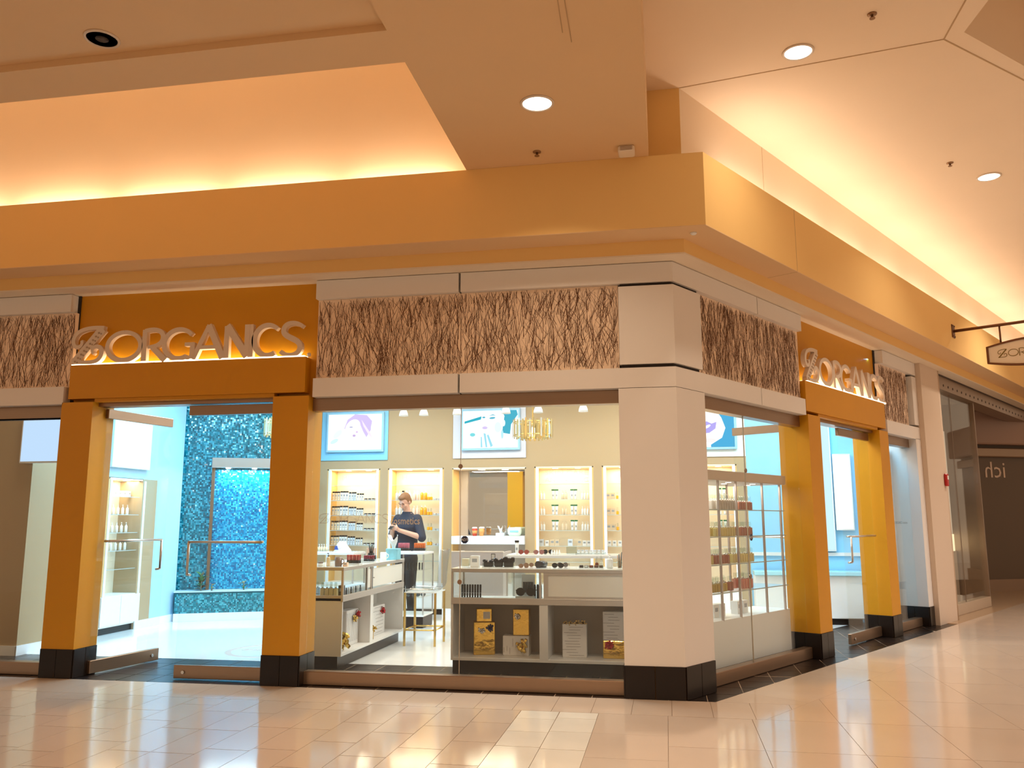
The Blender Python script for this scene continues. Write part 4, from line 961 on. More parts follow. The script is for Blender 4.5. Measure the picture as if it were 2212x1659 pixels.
MB().box(.02, .90, D-.012, D-.006, .735, .985).build('glass_back', CASEG, rc)
MB().box(.99, X1, .006, .014, .755, .965).build('sliding_panel', SLIDE, rc)
MB().box(.965, X1, -.003, .006, .735, .757).build('panel_frame', GREYM, rc); MB().box(.965, X1, -.003, .006, .962, .985).build('panel_frame', GREYM, rc); MB().box(.965, .99, -.003, .006, .757, .962).build('panel_frame', GREYM, rc)
MB().box(.022, X1, .02, D-.02, .7045, .712).build('shelf_liner', SHOPWH, rc)
MB().bbox(-.004, X1, -.008, D, 1.016, 1.024, .002).build('glass_top', mat('pale_glass_top', (.80, .80, .74), .08), rc)
# --- left counter: runs back from the window, long face toward +x
lc = thing('display_counter', 'white display counter running back from the window with ribboned boxes in its bays', 'counter', (-3.45, .93, 0))
Y1 = 2.08; WX = -.62
MB().box(WX, -.05, .03, Y1-.02, .001, .125).build('kick', BLACKT, lc)
MB().box(WX, 0, 0, Y1, .125, .150).build('bottom_board', CASEW, lc)
MB().box(WX, 0, 0, .022, .15, .71).build('end_panel', CASEW, lc); MB().box(WX, 0, Y1-.022, Y1, .15, .71).build('end_panel', CASEW, lc)
MB().box(-.36, -.34, .022, Y1-.022, .15, .68).build('back_board', CASEW, lc); MB().box(-.34, 0, .86, .95, .15, .68).build('divider', CASEW, lc)
MB().box(WX, 0, 0, Y1, .68, .705).build('deck', CASEW, lc)
MB().bbox(-.02, .006, -.002, Y1, .672, .735, .003).build('lower_rail', GREYM, lc); MB().bbox(-.02, .006, -.002, Y1, .985, 1.022, .003).build('upper_rail', GREYM, lc)
MB().bbox(WX, 0, -.006, .02, .705, .735, .003).build('lower_rail', GREYM, lc); MB().bbox(WX, 0, -.006, .02, .99, 1.022, .003).build('upper_rail', GREYM, lc)
for (xx, yy) in ((-.018, -.003), (-.018, .72), (-.018, .86), (-.018, 2.05)): MB().box(xx, xx+.022, yy, yy+.022, .735, .985).build('upright', GREYM, lc)
MB().box(-.010, -.004, .02, .72, .735, .985).build('glass_side', CASEG, lc); MB().box(WX, -.02, .004, .010, .735, .99).build('glass_end', CASEG, lc)
for (a, b) in ((.745, .86), (.89, 2.03)): MB().box(-.016, -.008, a, b, .757, .962).build('sliding_panel', SLIDE, lc)
MB().box(-.004, .004, .882, .905, .737, .983).build('panel_edge', BLK, lc); MB().tube((0, .93, .86), (.018, .93, .86), .008, n=8).build('knob', STEEL, lc)
MB().box(WX, -.02, .02, Y1-.02, .7045, .712).build('shelf_liner', SHOPWH, lc)
MB().bbox(WX, .008, -.008, Y1, 1.016, 1.024, .002).build('glass_top', MATS['pale_glass_top'], lc)
# --- case behind the right counter
def glass_case(x0, x1, y0, y1, zt, label, deck=.5, glow=None):
    t = thing('glass_case', label, 'counter', (x0, y0, 0)); W = x1-x0; D_ = y1-y0
    MB().box(.01, W-.01, .03, D_-.01, .001, .10).build('kick', BLACKT, t); MB().box(0, W, 0, D_, .10, deck).build('cabinet', SHOPWH, t)
    for xx in (0, W-.02):
        for yy in (0, D_-.02): MB().box(xx, xx+.02, yy, yy+.02, deck, zt-.04).build('post', GREYM, t)
    MB().box(.02, W-.02, .004, .010, deck, zt-.04).build('glass_front', CASEG, t); MB().box(.004, .01, .02, D_-.02, deck, zt-.04).build('glass_end', CASEG, t); MB().box(W-.01, W-.004, .02, D_-.02, deck, zt-.04).build('glass_end', CASEG, t)
    MB().box(.02, W-.02, .03, D_-.03, deck+(zt-deck)*.5, deck+(zt-deck)*.5+.006).build('shelf', SHELFG, t)
    MB().bbox(0, W, -.004, D_, zt-.04, zt-.008, .003).build('top_frame', mat('case_top_white', (.76, .74, .72), .35), t); MB().box(.01, W-.01, .01, D_-.01, zt-.008, zt).build('glass_top', MATS['pale_glass_top'], t)
    return t
glass_case(-2.03, .15, 2.55, 3.05, 1.10, 'glass-topped white display case behind the long counter', .55)
glass_case(-5.75, -4.62, 4.3, 4.8, 1.05, 'glass-topped white display case in front of the men\'s niche', .55)
# --- glass tower in front of the man
tw_ = thing('glass_tower', 'glass display tower with metal frame in front of the man', 'display case', (-4.02, 4.25, 0)); W, D_, zt = .475, .52, 1.055
MB().box(.01, W-.01, .03, D_-.01, .001, .16).build('kick', BLACKT, tw_); MB().box(0, W, 0, D_, .16, .185).build('base_board', SHOPWH, tw_)
for xx in (0, W-.018):
    for yy in (0, D_-.018): MB().box(xx, xx+.018, yy, yy+.018, .185, zt-.03).build('post', STEEL, tw_)
for z in (.42, .80): MB().box(.02, W-.02, .02, D_-.02, z, z+.006).build('shelf', SHELFG, tw_)
for (a, b, c, d) in ((.018, W-.018, .003, .008), (.003, .008, .018, D_-.018), (W-.008, W-.003, .018, D_-.018)): MB().box(a, b, c, d, .185, zt-.03).build('glass_panel', CASEG, tw_)
MB().bbox(0, W, 0, D_, zt-.03, zt, .004).build('top_frame', MATS['case_top_white'], tw_)
# --- grey cash desk
dk = thing('cash_desk', 'grey cash desk with raised edge between the counters and the mirror niche', 'desk', (-2.95, 3.5, 0)); DG = mat('desk_grey', (.40, .34, .31), .45)
MB().box(0, .70, 0, .04, .10, 1.09).build('front_panel', DG, dk); MB().box(0, .03, .04, .62, .10, 1.09).build('side_panel', DG, dk); MB().box(.67, .70, .04, .62, .10, 1.09).build('side_panel', DG, dk)
MB().box(.03, .67, .04, .62, .88, .92).build('worktop', SHOPWH, dk); MB().box(.02, .68, .03, .6, .001, .10).build('kick', BLACKT, dk)
MB().box(0, .70, -.003, .05, 1.09, 1.102).build('edge_trim', mat('desk_edge', (.72, .60, .48), .4), dk)

# ================================================================== GIFT BOXES AND BOWS
GOLDF = mat('gold_foil', (.83, .53, .12), .16, .95, bump=.5, bscale=14); WRAPW = mat('white_wrap', (.76, .72, .68), .55, bump=.25, bscale=20)
REDR = mat('red_ribbon', (.45, .0, .01), .22, .2); GOLDR = mat('gold_ribbon', (.78, .52, .12), .2, .8); BLUR = mat('blue_ribbon', (.02, .03, .12), .25, .3)
INK = mat('wrap_ink', (.20, .17, .15), .6)
def bow(parent, c, s, m_, n=13, seed=1, axis='y', sgn=-1):
    rnd = random.Random(seed); mb = MB()
    for i in range(n):
        a = 2*PI*i/n*1.618; tilt = rnd.uniform(.15, 1.25); d = Vector((math.cos(a)*math.cos(tilt), math.sin(tilt), math.sin(a)*math.cos(tilt))); sd_ = Vector((-math.sin(a), 0, math.cos(a)))
        L = s*rnd.uniform(.8, 1.1); wd = s*.17; V = []
        for k in range(9):
            th = PI*2*k/8; p = d*L*(1-math.cos(th))/2+d.cross(sd_)*math.sin(th)*L*.20
            for w_ in (-wd, wd):
                q = p+sd_*w_*(.35+.65*math.sin(th/2))
                q = (q.x, -q.y, q.z) if axis == 'y' else (q.y, q.x, q.z)
                V.append((c[0]+q[0], c[1]+q[1], c[2]+q[2]))
        mb.add(V, [(2*k, 2*k+1, 2*k+3, 2*k+2) for k in range(8)], 0, True)
    return mb.build('bow', m_, parent)
def stripes(parent, x0, x1, y, z0, z1, vert, seed, n=8, axis='y'):
    rnd = random.Random(seed); mb = MB()
    for i in range(n):
        t_ = (i+.5)/n
        if axis == 'y':
            if vert: xx = x0+(x1-x0)*t_; a = rnd.uniform(0, .5); mb.box(xx-.0015, xx+.0015, y-.0012, y, z0+(z1-z0)*a, z0+(z1-z0)*min(.97, a+rnd.uniform(.25, .5)))
            else: zz = z0+(z1-z0)*t_; a = rnd.uniform(0, .35); mb.box(x0+(x1-x0)*a, x0+(x1-x0)*min(.98, a+rnd.uniform(.4, .65)), y-.0012, y, zz-.0015, zz+.0015)
        else:
            if vert: xx = x0+(x1-x0)*t_; mb.box(y, y+.0012, xx-.002, xx+.002, z0+.03, z1-.03)
            else: zz = z0+(z1-z0)*t_; a = rnd.uniform(0, .3); mb.box(y, y+.0012, x0+(x1-x0)*a, x0+(x1-x0)*min(.98, a+.6), zz-.0015, zz+.0015)
    mb.build('printed_lines', INK, parent)
ZB = .1505
def gift(name, x0, x1, y0, y1, z0, z1, m_, label, rz=0):
    t = thing(name, label, 'gift box', ((x0+x1)/2, (y0+y1)/2, z0), rz); a, b, h_ = (x1-x0)/2, (y1-y0)/2, z1-z0
    MB().bbox(-a, a, -b, b, 0, h_, .006).build('wrapped_box', m_, t); return t, a, b, h_
t, a, b, h_ = gift('gift_box', -2.12, -1.90, 1.14, 1.30, ZB, .475, GOLDF, 'large gold foil gift box with a dark blue bow in the counter bay', .25)
bow(t, (.06, -b-.002, h_-.06), .05, BLUR, seed=2); bow(t, (-.03, -b-.002, h_-.09), .045, mat('silver_ribbon', (.7, .66, .62), .2, .8), seed=3)
t, a, b, h_ = gift('gift_box', -2.09, -1.93, 1.15, 1.27, .4755, .607, GOLDF, 'small gold foil gift box on top of the large gold one', .25)
MB().box(-.01, .06, -b-.0015, -b, .03, .10).build('gift_tag', WRAPW, t)
t, a, b, h_ = gift('gift_box', -1.80, -1.53, 1.14, 1.30, ZB, .345, WRAPW, 'wide white printed gift box with a gold bow in the counter bay')
stripes(t, -a, a, -b, .01, h_-.01, True, 4, 9); bow(t, (a-.06, -b-.004, h_*.52), .075, GOLDR, 18, 5)
t, a, b, h_ = gift('gift_box', -1.70, -1.53, 1.17, 1.27, .3455, .605, GOLDF, 'tall gold foil gift box standing on the wide white one')
bow(t, (-.035, -b-.002, h_-.07), .04, MATS['silver_ribbon'], seed=7)
t, a, b, h_ = gift('gift_box', -1.19, -.945, 1.12, 1.28, ZB, .475, WRAPW, 'tall white printed gift box with a gold garland on top in the counter bay', .05)
stripes(t, -a, a, -b, .01, h_*.95, False, 6, 11)
for i in range(4): bow(t, (-.09+.06*i, -.05, h_+.004), .04, mat('dark_gold_ribbon', (.42, .28, .10), .2, .8), 11, 10+i)
t, a, b, h_ = gift('gift_box', -.78, -.55, 1.12, 1.28, ZB, .32, GOLDF, 'flat gold foil gift box with a red bow beside the corner column')
bow(t, (-a+.06, -b-.003, h_-.04), .05, REDR, 16, 8)
t, a, b, h_ = gift('gift_box', -.78, -.56, 1.14, 1.28, .3205, .60, WRAPW, 'white printed gift box on top of the gold one beside the corner column')
stripes(t, -a, a, -b, .01, h_-.01, False, 9, 9)
# boxes in the left counter's bays face +x
def gift_x(x0, x1, y0, y1, z1, label):
    t = thing('gift_box', label, 'gift box', ((x0+x1)/2, (y0+y1)/2, ZB)); a, b = (x1-x0)/2, (y1-y0)/2
    MB().bbox(-a, a, -b, b, 0, z1-ZB, .006).build('wrapped_box', WRAPW, t); return t, a, b, z1-ZB
t, a, b, h_ = gift_x(-3.70, -3.58, 1.40, 1.76, .53, 'white printed gift box with red and gold bows in the bay of the left counter')
stripes(t, -b, b, a, .01, h_, True, 3, 10, 'x'); bow(t, (a+.003, .10, h_-.06), .055, REDR, 16, 4, 'x'); bow(t, (a+.003, .02, h_-.10), .05, GOLDR, 14, 6, 'x')
t, a, b, h_ = gift_x(-3.70, -3.58, 2.24, 2.68, .49, 'white printed gift box with a red bow in the rear bay of the left counter')
stripes(t, -b, b, a, .01, h_, False, 5, 8, 'x'); bow(t, (a+.003, .08, h_-.07), .055, REDR, 16, 9, 'x')
bl = thing('ribbon_bow', 'big loose gold ribbon bow in the bay of the left counter', 'bow', (-3.53, 1.20, ZB)); bow(bl, (0, 0, .10), .10, GOLDR, 22, 12); MB().tube((0, 0, 0), (0, 0, .08), .006, n=6).build('stem', GOLDR, bl)
bl = thing('ribbon_bow', 'small gold ribbon bow beside the white box in the rear bay', 'bow', (-3.50, 2.05, ZB)); bow(bl, (0, 0, .12), .05, GOLDR, 12, 14); MB().tube((0, 0, 0), (0, 0, .1), .004, n=6).build('stem', GOLDR, bl)

# ================================================================== SMALL THINGS ON AND IN THE COUNTERS
ACR = glass_mat('acrylic', (.90, .93, .93), .14); ACRE = mat('acrylic_edge', (.72, .74, .74), .15)
CT_ = 1.0245
def acrylic_tray(x_, y_, z_, w_, d_, h_, label, rz=0):
    t = thing('acrylic_tray', label, 'tray', (x_, y_, z_), rz)
    MB().box(-w_/2, w_/2, -d_/2, d_/2, 0, .006).build('base', ACRE, t)
    for a in ((-w_/2, -w_/2+.004, -d_/2, d_/2), (w_/2-.004, w_/2, -d_/2, d_/2), (-w_/2, w_/2, -d_/2, -d_/2+.004), (-w_/2, w_/2, d_/2-.004, d_/2)): MB().box(*a, .006, h_).build('side', ACR, t)
    return t
def sunglasses(loc, label, c, rz=0, s=1.0, lens=None):
    t = thing('sunglasses', label, 'sunglasses', loc, rz); L_ = lens or BLK
    for sx in (-1, 1):
        V = []; n = 16
        for yy in (-.004, .004):
            for i in range(n): V.append((sx*.034*s+.030*s*math.cos(2*PI*i/n), yy, .027*s+.027*s*math.sin(2*PI*i/n)))
        MB().add(V, [tuple(range(n)), tuple(reversed(range(n, 2*n)))]+[((i+1)%n, i, n+i, n+(i+1)%n) for i in range(n)]).build('lens', L_, t)
        MB().path([(sx*.064*s, 0, .036*s), (sx*.066*s, .07*s, .036*s), (sx*.064*s, .12*s, .012*s)], .003*s, 6).build('temple', c, t)
    MB().tube((-.008*s, 0, .034*s), (.008*s, 0, .034*s), .0035*s, n=6).build('bridge', c, t)
    return t
def mug(loc, c, label, r_=.038, h_=.095):
    t = thing('mug', label, 'mug', loc)
    MB().lathe([(r_*.92, 0), (r_, .006), (r_, h_), (r_*.9, h_), (r_*.88, .01), (0.0001, .009)], 20).build('body', c, t)
    MB().path([(r_, 0, h_*.8), (r_+.022, 0, h_*.72), (r_+.026, 0, h_*.45), (r_, 0, h_*.22)], .005, 8).build('handle', c, t)
MUGB = mat('mug_brown', (.22, .15, .12), .25)
# right counter top
cd = thing('candle', 'square cream candle in a clear glass on the long counter', 'candle', (-2.188, 1.13, CT_))
MB().bbox(-.036, .036, -.036, .036, .012, .088, .004).build('wax', mat('candle_wax', (.86, .76, .55), .5), cd); MB().bbox(-.04, .04, -.04, .04, 0, .102, .004).build('glass', ACR, cd)
put('carton', proto('bx', lambda: p_carton(PLW, .088, .07, .118)), (-2.088, 1.13, CT_), 'plain white carton beside the candle on the long counter', 'carton', None)
acrylic_tray(-1.84, 1.14, CT_, .33, .12, .05, 'clear acrylic tray of black hair accessories on the long counter')
for i, (xx, ss) in enumerate(((-1.95, 1.0), (-1.84, .9), (-1.735, 1.05))):
    t = thing('hair_clip', ('black bow hair clip', 'short black hair clip', 'wide black hair clip')[i]+' in the acrylic tray on the long counter', 'hair clip', (xx, 1.14, CT_+.0065), .1*i)
    MB().bbox(-.05*ss, .05*ss, -.03, .03, 0, .05+.02*i, .012).build('bar', BLK, t); MB().bbox(-.058*ss, -.01, -.034, .02, .045, .075+.014*i, .01).build('bow_loop', BLK, t); MB().bbox(.01, .058*ss, -.034, .02, .045, .07+.014*i, .01).build('bow_loop', BLK, t)
pc_ = thing('price_card', 'small white price card in a black holder behind the hair clips', 'price card', (-1.92, 1.235, CT_)); MB().box(-.022, .022, 0, .006, .07, .135).build('holder', BLK, pc_); MB().box(-.017, .017, -.001, .0, .08, .128).build('card', PLW, pc_); MB().box(-.006, .006, 0, .006, 0, .07).build('stem', BLK, pc_)
for i in range(4):
    sunglasses((-1.57+.02*i, 1.08+.20*i, CT_), ('dark thin-framed sunglasses beside the acrylic tray of hair clips', 'dark thin-framed sunglasses behind the pair beside the acrylic tray')[i], mat('frame_brown', (.14, .06, .03), .3), .2, .8, mat('lens_brown', (.25, .14, .09), .1)) if i < 2 else None
rl = thing('case_roll', 'black round spectacle case lying on the long counter', 'case', (-1.43, 1.12, CT_+.034), -.35)
V, F = disc((0, 0, 0), .034, .004, 20); MB().tube((0, 0, 0), (0, .15, 0), .034, n=20).build('barrel', BLK, rl); MB().add(V, F).build('cap', mat('dark_lens', (.05, .04, .04), .1), rl); MB().box(-.02, .02, 0, .15, -.034, -.02).build('foot', BLK, rl)
sunglasses((-1.225, 1.13, CT_), 'round black sunglasses on the long counter beside the spectacle case', BLK, 0, .95); sunglasses((-1.195, 1.29, CT_), 'round grey sunglasses behind the round black pair', BLK, 0, .9, mat('lens_grey', (.16, .13, .12), .08))
tr = acrylic_tray(-.885, 1.13, CT_, .25, .07, .02, 'long clear tray of dark eye shadow pots on the long counter')
SHC = [(.03, .02, .02), (.10, .06, .05), (.12, .03, .02), (.09, .04, .03), (.07, .05, .03)]
for i in range(5):
    t = tag(MB().bbox(-.019, .019, -.019, .019, 0, .024, .003).build('shadow_pot', mat('shadow_%d' % i, SHC[i], .3), loc=(-.985+.05*i, 1.13, CT_+.0065)), ('black', 'taupe', 'wine red', 'plum', 'olive')[i]+' square eye shadow pot in the long clear tray', 'makeup pot'); MB().box(-.015, .015, -.0195, -.018, .004, .020).build('lid_window', PLW if i == 1 else mat('pot_window_%d' % i, tuple(v*1.8 for v in SHC[i]), .2), t)
put('flask', proto('fk', lambda: p_flask(mat('dark_amber', (.20, .05, .02), .15), .034, .05)), (-.835, 1.22, CT_), 'dark amber dropper bottle behind the eye shadow pots', 'bottle', None)
put('flask', proto('fk2', lambda: p_flask(mat('pale_serum', (.78, .78, .66), .1), .034, .06)), (-.79, 1.22, CT_), 'pale serum bottle behind the eye shadow pots', 'bottle', None)
put('pump_bottle', proto('fp', lambda: p_pump(mat('clear_lotion', (.72, .72, .70), .08), .065, .10)), (-.70, 1.16, CT_), 'clear lotion pump bottle at the column end of the long counter', 'bottle', None)
tp = thing('brush_cup', 'clear cup of makeup brushes at the column end of the long counter', 'cup', (-.60, 1.15, CT_)); MB().lathe([(.03, 0), (.03, .085)], 16).build('cup', ACR, tp)
for i in range(4): MB().tube((-.012+.008*i, .004*i, .004), (-.02+.014*i, .005*i, .13+.01*i), .0045, n=7).build('brush', (mat('brush_wood', (.45, .22, .10), .4), BLK)[i%2], tp)
# inside the right counter
ZL = .7125
for i in range(8): 
    t = tag(MB().lathe([(.0095, 0), (.0095, .045), (.011, .0455), (.011, .125), (.008, .13)], 10).build('mascara', BLK, loc=(-2.222+.0275*i, 1.12, ZL+.0105)), 'black mascara tube standing in the stepped holder of the long counter', 'mascara', 'mascara row'); MB().lathe([(.0105, .043), (.0105, .05)], 10).build('ring', STEEL, t)
tag(MB().bbox(-2.245, -2.005, 1.09, 1.15, ZL, ZL+.010, .002).build('mascara_holder', ACRE), 'flat clear holder under the mascara row', 'holder')
tag(MB().box(-1.66, -1.46, 1.10, 1.20, ZL, ZL+.028).build('eyewear_stand', ACRE), 'clear stand under the oversized black sunglasses in the long counter', 'stand')
sunglasses((-1.56, 1.13, ZL+.0285), 'oversized black sunglasses on a clear stand inside the long counter', BLK, 0, 1.55)
bs = thing('brush_set', 'card of dark makeup brushes standing inside the long counter', 'brush set', (-1.555, 1.28, ZL)); MB().box(-.07, .07, 0, .006, 0, .235).build('card', PLW, bs)
for i in range(7): MB().tube((-.05+.016*i, -.006, .05), (-.05+.016*i, -.006, .16), .005, n=7).build('brush', BLK, bs)
for i in range(3): tag(MB().lathe([(.013, 0), (.013, .12), (.010, .14)], 10).build('lipstick', BLK, loc=(-1.475+.028*i, 1.20+.02*i, ZL)), 'tall black lipstick case beside the oversized sunglasses', 'lipstick', 'tall lipstick cases')
# case behind: top at 1.10
ZC = 1.1004
put('tube', proto('tb2', lambda: p_tube(PLW, BLK, .046, .145)), (-1.91, 2.62, ZC), 'white cream tube with brown cap on the glass case', 'tube', None)
LR = mat('lens_red', (.28, .06, .05), .1)
for (x_, lab, ln) in ((-1.83, 'red-lensed sunglasses beside the cream tube on the glass case', LR), (-1.645, 'round rosy sunglasses on the glass case', mat('lens_rose', (.30, .13, .12), .1)), (-1.55, 'dark oval sunglasses behind the round rosy pair', BLK)): sunglasses((x_, 2.64 if x_ != -1.55 else 2.76, ZC), lab, MATS['frame_brown'], .15, 1.0, ln)
for i in range(4): tag(MB().lathe([(.012, 0), (.012, .02), (.004, .05), (.002, .055)], 10).build('ring_cone', PLW, loc=(-1.485+.03*i, 2.63, ZC)), 'tiny white ring cone on the glass case', 'ring holder', 'ring cones')
acrylic_tray(-1.25, 2.66, ZC, .12, .08, .09, 'tall clear acrylic box on the glass case')
acrylic_tray(-1.02, 2.66, ZC, .36, .08, .03, 'long clear tray of white jars on the glass case')
for i in range(7): put('jar', proto('jw', lambda: p_jar(PLW, SLV, .020, .03)), (-1.165+.048*i, 2.66, ZC+.0065), 'small white jar in the long clear tray on the glass case', 'jar', 'jars in the clear tray')
# left counter top
mug((-3.575, 1.10, CT_), MUGB, 'brown mug on the left counter')
put('pump_bottle', proto('ptn', lambda: p_pump(mat('tan_lotion', (.74, .58, .34), .2), .042, .10, BLK)), (-3.69, 1.10, CT_), 'tan lotion pump bottle beside the brown mug', 'bottle', None)
put('jar', proto('jd', lambda: p_jar(PLW, MUGB, .028, .03)), (-3.775, 1.10, CT_), 'low white jar with brown lid on the left counter', 'jar', None)
put('carton', proto('cpk', lambda: p_carton(PNK, .05, .04, .04)), (-3.50, 1.12, CT_), 'small peach carton beside the brown mug', 'carton', None)
def gloss_stand(x_, y_, z_, n, rows, cols, label, glabel, group, rz=0, dx=.021, dy=.03, base=BLK, h=.085):
    w_ = n*dx+.02; d_ = rows*dy+.02
    st = thing('gloss_stand', label, 'stand', (x_, y_, z_), rz)
    MB().bbox(-w_/2, w_/2, -d_/2, d_/2, 0, .016, .003).build('base', ACRE, st)
    MB().box(-w_/2, w_/2, -d_/2, -d_/2+.004, .016, .045).build('front_lip', ACR, st); MB().box(-w_/2, w_/2, d_/2-.004, d_/2, .016, .06).build('back_lip', ACR, st)
    c, s = math.cos(rz), math.sin(rz)
    for r_ in range(rows):
        for i in range(n):
            lx = -w_/2+.01+dx*(i+.5); ly = -d_/2+.01+dy*(r_+.5)
            cc_ = cols[(i*3+r_)%len(cols)] if len(cols) > 1 else cols[0]
            key = 'gl_%s_%d' % (cc_.name, int(h*1000))
            pr = proto(key, lambda: dict(body=MB().lathe([(.0075, 0), (.0085, .003), (.0085, h*.38)], 9).mesh('gloss_cap', base), barrel=MB().lathe([(.008, h*.38), (.008, h), (.006, h+.006)], 9).mesh('barrel', cc_)))
            cn = cc_.name.split('_')[1]; put('lip_gloss', pr, (x_+c*lx-s*ly, y_+s*lx+c*ly, z_+.0164), '%s lip gloss, %s row of the stand %s' % (cn, ('front', 'middle', 'back')[r_], glabel), 'lip gloss', '%s %s row %d' % (cn, group, r_))
RED1 = mat('gloss_red', (.42, .06, .05), .2); RED2 = mat('gloss_coral', (.62, .20, .14), .2); RED3 = mat('gloss_rose', (.55, .14, .18), .2); BER = mat('gloss_berry', (.25, .02, .04), .2); NUD = mat('gloss_nude', (.72, .45, .34), .2); ORR = mat('gloss_orange', (.70, .15, .03), .2)
gloss_stand(-3.535, 1.45, CT_, 7, 3, [RED1, RED2], 'clear stand of red and coral lip glosses on the left counter', 'beside the brown mug', 'red glosses')
gloss_stand(-3.52, 1.90, CT_, 6, 2, [BER], 'clear stand of dark berry lipsticks on the left counter', 'behind the red and coral one', 'berry lipsticks', h=.06)
gloss_stand(-3.66, 2.36, CT_, 6, 1, [NUD], 'clear stand of nude lip glosses near the tissue box', 'near the tissue box', 'nude glosses', h=.13)
bc = thing('brush_cup', 'black cup of brushes near the tissue box on the left counter', 'cup', (-3.605, 2.20, CT_)); MB().bbox(-.03, .03, -.03, .03, 0, .10, .004).build('cup', BLK, bc)
for i in range(4): MB().tube((-.015+.01*i, 0, .09), (-.03+.02*i, .005, .20-.02*(i%2)), .006, n=7).build('brush', BLK, bc)
mug((-3.56, 2.52, CT_), PLW, 'white mug beside the tissue box')
tb = thing('tissue_box', 'blue tissue box with a tall white tissue on the end of the left counter', 'tissue box', (-3.50, 2.72, CT_)); MB().bbox(-.075, .075, -.075, .075, 0, .135, .006).build('box', mat('tissue_box_blue', (.22, .55, .66), .5, noise=.35, nscale=12), tb); tissue(tb, .135, 1.5)
# inside the left counter
PF = proto('pfm', lambda: p_flask(mat('perfume_gold', (.70, .58, .32), .1), .042, .085))
for i in range(4): put('flask', PF, (-3.735+.05*i, 1.08, ZL), 'gold perfume bottle with clear stopper in the end of the left counter', 'bottle', 'gold perfume bottles')
PV = proto('pfb', lambda: p_flask(mat('perfume_clear', (.62, .75, .80), .05), .045, .07))
for i in range(5): put('flask', PV, (-3.98+.075*i, 1.30+.05*(i%2), ZL), 'clear blue perfume bottle behind the gold ones in the left counter', 'bottle', 'clear perfume bottles')
put('carton', proto('cbk', lambda: p_carton(mat('charcoal_card', (.06, .06, .06), .5), .06, .04, .11)), (-3.545, 1.14, ZL), 'charcoal carton beside the gold perfume bottles', 'carton', None)
for i in range(7): tag(MB().lathe([(.011, 0), (.011, .06), (.0085, .065), (.0085, .085)], 10).build('lipstick', (BLK, SLV)[i%2], loc=(-3.50, 1.16+.07*i, ZL)), 'lipstick standing in a row behind the side glass of the left counter', 'lipstick', 'lipstick row')
# tower contents
ZT = 1.0555
gloss_stand(-3.90, 4.42, ZT, 8, 2, [RED3, RED3, BER], 'clear stand of rose lip glosses on the glass tower', 'of rose colours on the glass tower', 'rose glosses', h=.105)
gloss_stand(-3.66, 4.42, ZT, 8, 2, [ORR, ORR, RED1], 'clear stand of orange lip glosses on the glass tower', 'of orange colours on the glass tower', 'orange glosses', h=.105)
for i in range(9): tag(MB().lathe([(.012, 0), (.012, .09), (.009, .10)], 9).build('mascara', BLK, loc=(-3.97+.045*i, 4.40, .8065)), 'black mascara on the upper shelf of the glass tower', 'mascara', 'tower mascaras')
for i in range(6): tag(MB().ball((0, 0, .034), .038, .038, .034, 14, 8).build('compact', mat('charcoal_gloss', (.04, .045, .05), .12), loc=(-3.955+.072*i, 4.38+.03*(i%2), .4265)), 'round charcoal compact on the lower shelf of the glass tower', 'compact', 'tower compacts')
# things on the case before the men's niche
bgc = thing('carrier_bag', 'crumpled white bag with blue print on the case before the men\'s niche', 'bag', (-4.88, 4.5, 1.0505)); rnd = random.Random(5); V = []
for k in range(6):
    for i in range(14): a = 2*PI*i/14; rr = (.14-.018*k)*rnd.uniform(.8, 1.15); V.append((rr*math.cos(a), .5*rr*math.sin(a), .028*k*rnd.uniform(.9, 1.1)))
MB().add(V, [(k*14+i, k*14+(i+1)%14, (k+1)*14+(i+1)%14, (k+1)*14+i) for k in range(5) for i in range(14)]+[tuple(range(70, 84)), tuple(reversed(range(14)))]).build('bag', PLW, bgc); MB().prism_xz([(-.09, .03), (-.03, .03), (-.05, .09), (-.085, .08)], -.082, -.074).build('print', mat('bag_print', (.03, .08, .35), .5), bgc)
acrylic_tray(-5.22, 4.5, 1.0505, .24, .12, .03, 'clear tray of cream bottles on the case before the men\'s niche')
for i in range(6): put('pump_bottle', proto('pcr', lambda: p_pump(PLY, .036, .065)), (-5.315+.038*i, 4.5, 1.0570), 'small cream pump bottle in the clear tray before the men\'s niche', 'bottle', 'cream bottles in tray')

# ================================================================== STOOL
stl = thing('bar_stool', 'bar stool with clear seat shell and square gold legs', 'stool', (-3.11, 2.825, 0)); GL = mat('gold_metal', (.80, .56, .20), .22, .95)
CLR = mat('clear_acrylic_seat', (.86, .88, .88), .08); 
for (x_, y_) in ((-.19, -.22), (.19, -.21), (-.19, .21), (.19, .22)): MB().box(x_-.012, x_+.012, y_-.012, y_+.012, .001, .632).build('leg', GL, stl)
for (a, b) in (((-.19, -.22), (.19, -.21)), ((.19, -.21), (.19, .22)), ((.19, .22), (-.19, .21)), ((-.19, .21), (-.19, -.22))): MB().tube((*a, .19), (*b, .19), .010, n=4).build('stretcher', GL, stl)
V = []; prof = [(-.22, .655), (-.20, .645), (0, .636), (.15, .64), (.20, .665), (.225, .74), (.235, .90), (.25, 1.05), (.262, 1.15)]
for (x_, z_) in prof:
    for yy in (-.225, -.12, 0, .12, .225): V.append((x_+(.012 if z_ > .7 else 0)*-abs(yy)*4, yy, z_+.04*(yy/.225)**2*(1 if z_ < .7 else 0)))
n5 = 5; npf = len(prof); V2 = [(a+.004, b, c-.010) for a, b, c in V]
F = [(k*n5+i, k*n5+i+1, (k+1)*n5+i+1, (k+1)*n5+i) for k in range(npf-1) for i in range(n5-1)]; off = len(V)
F2 = [tuple(off+i for i in reversed(f_)) for f_ in F]
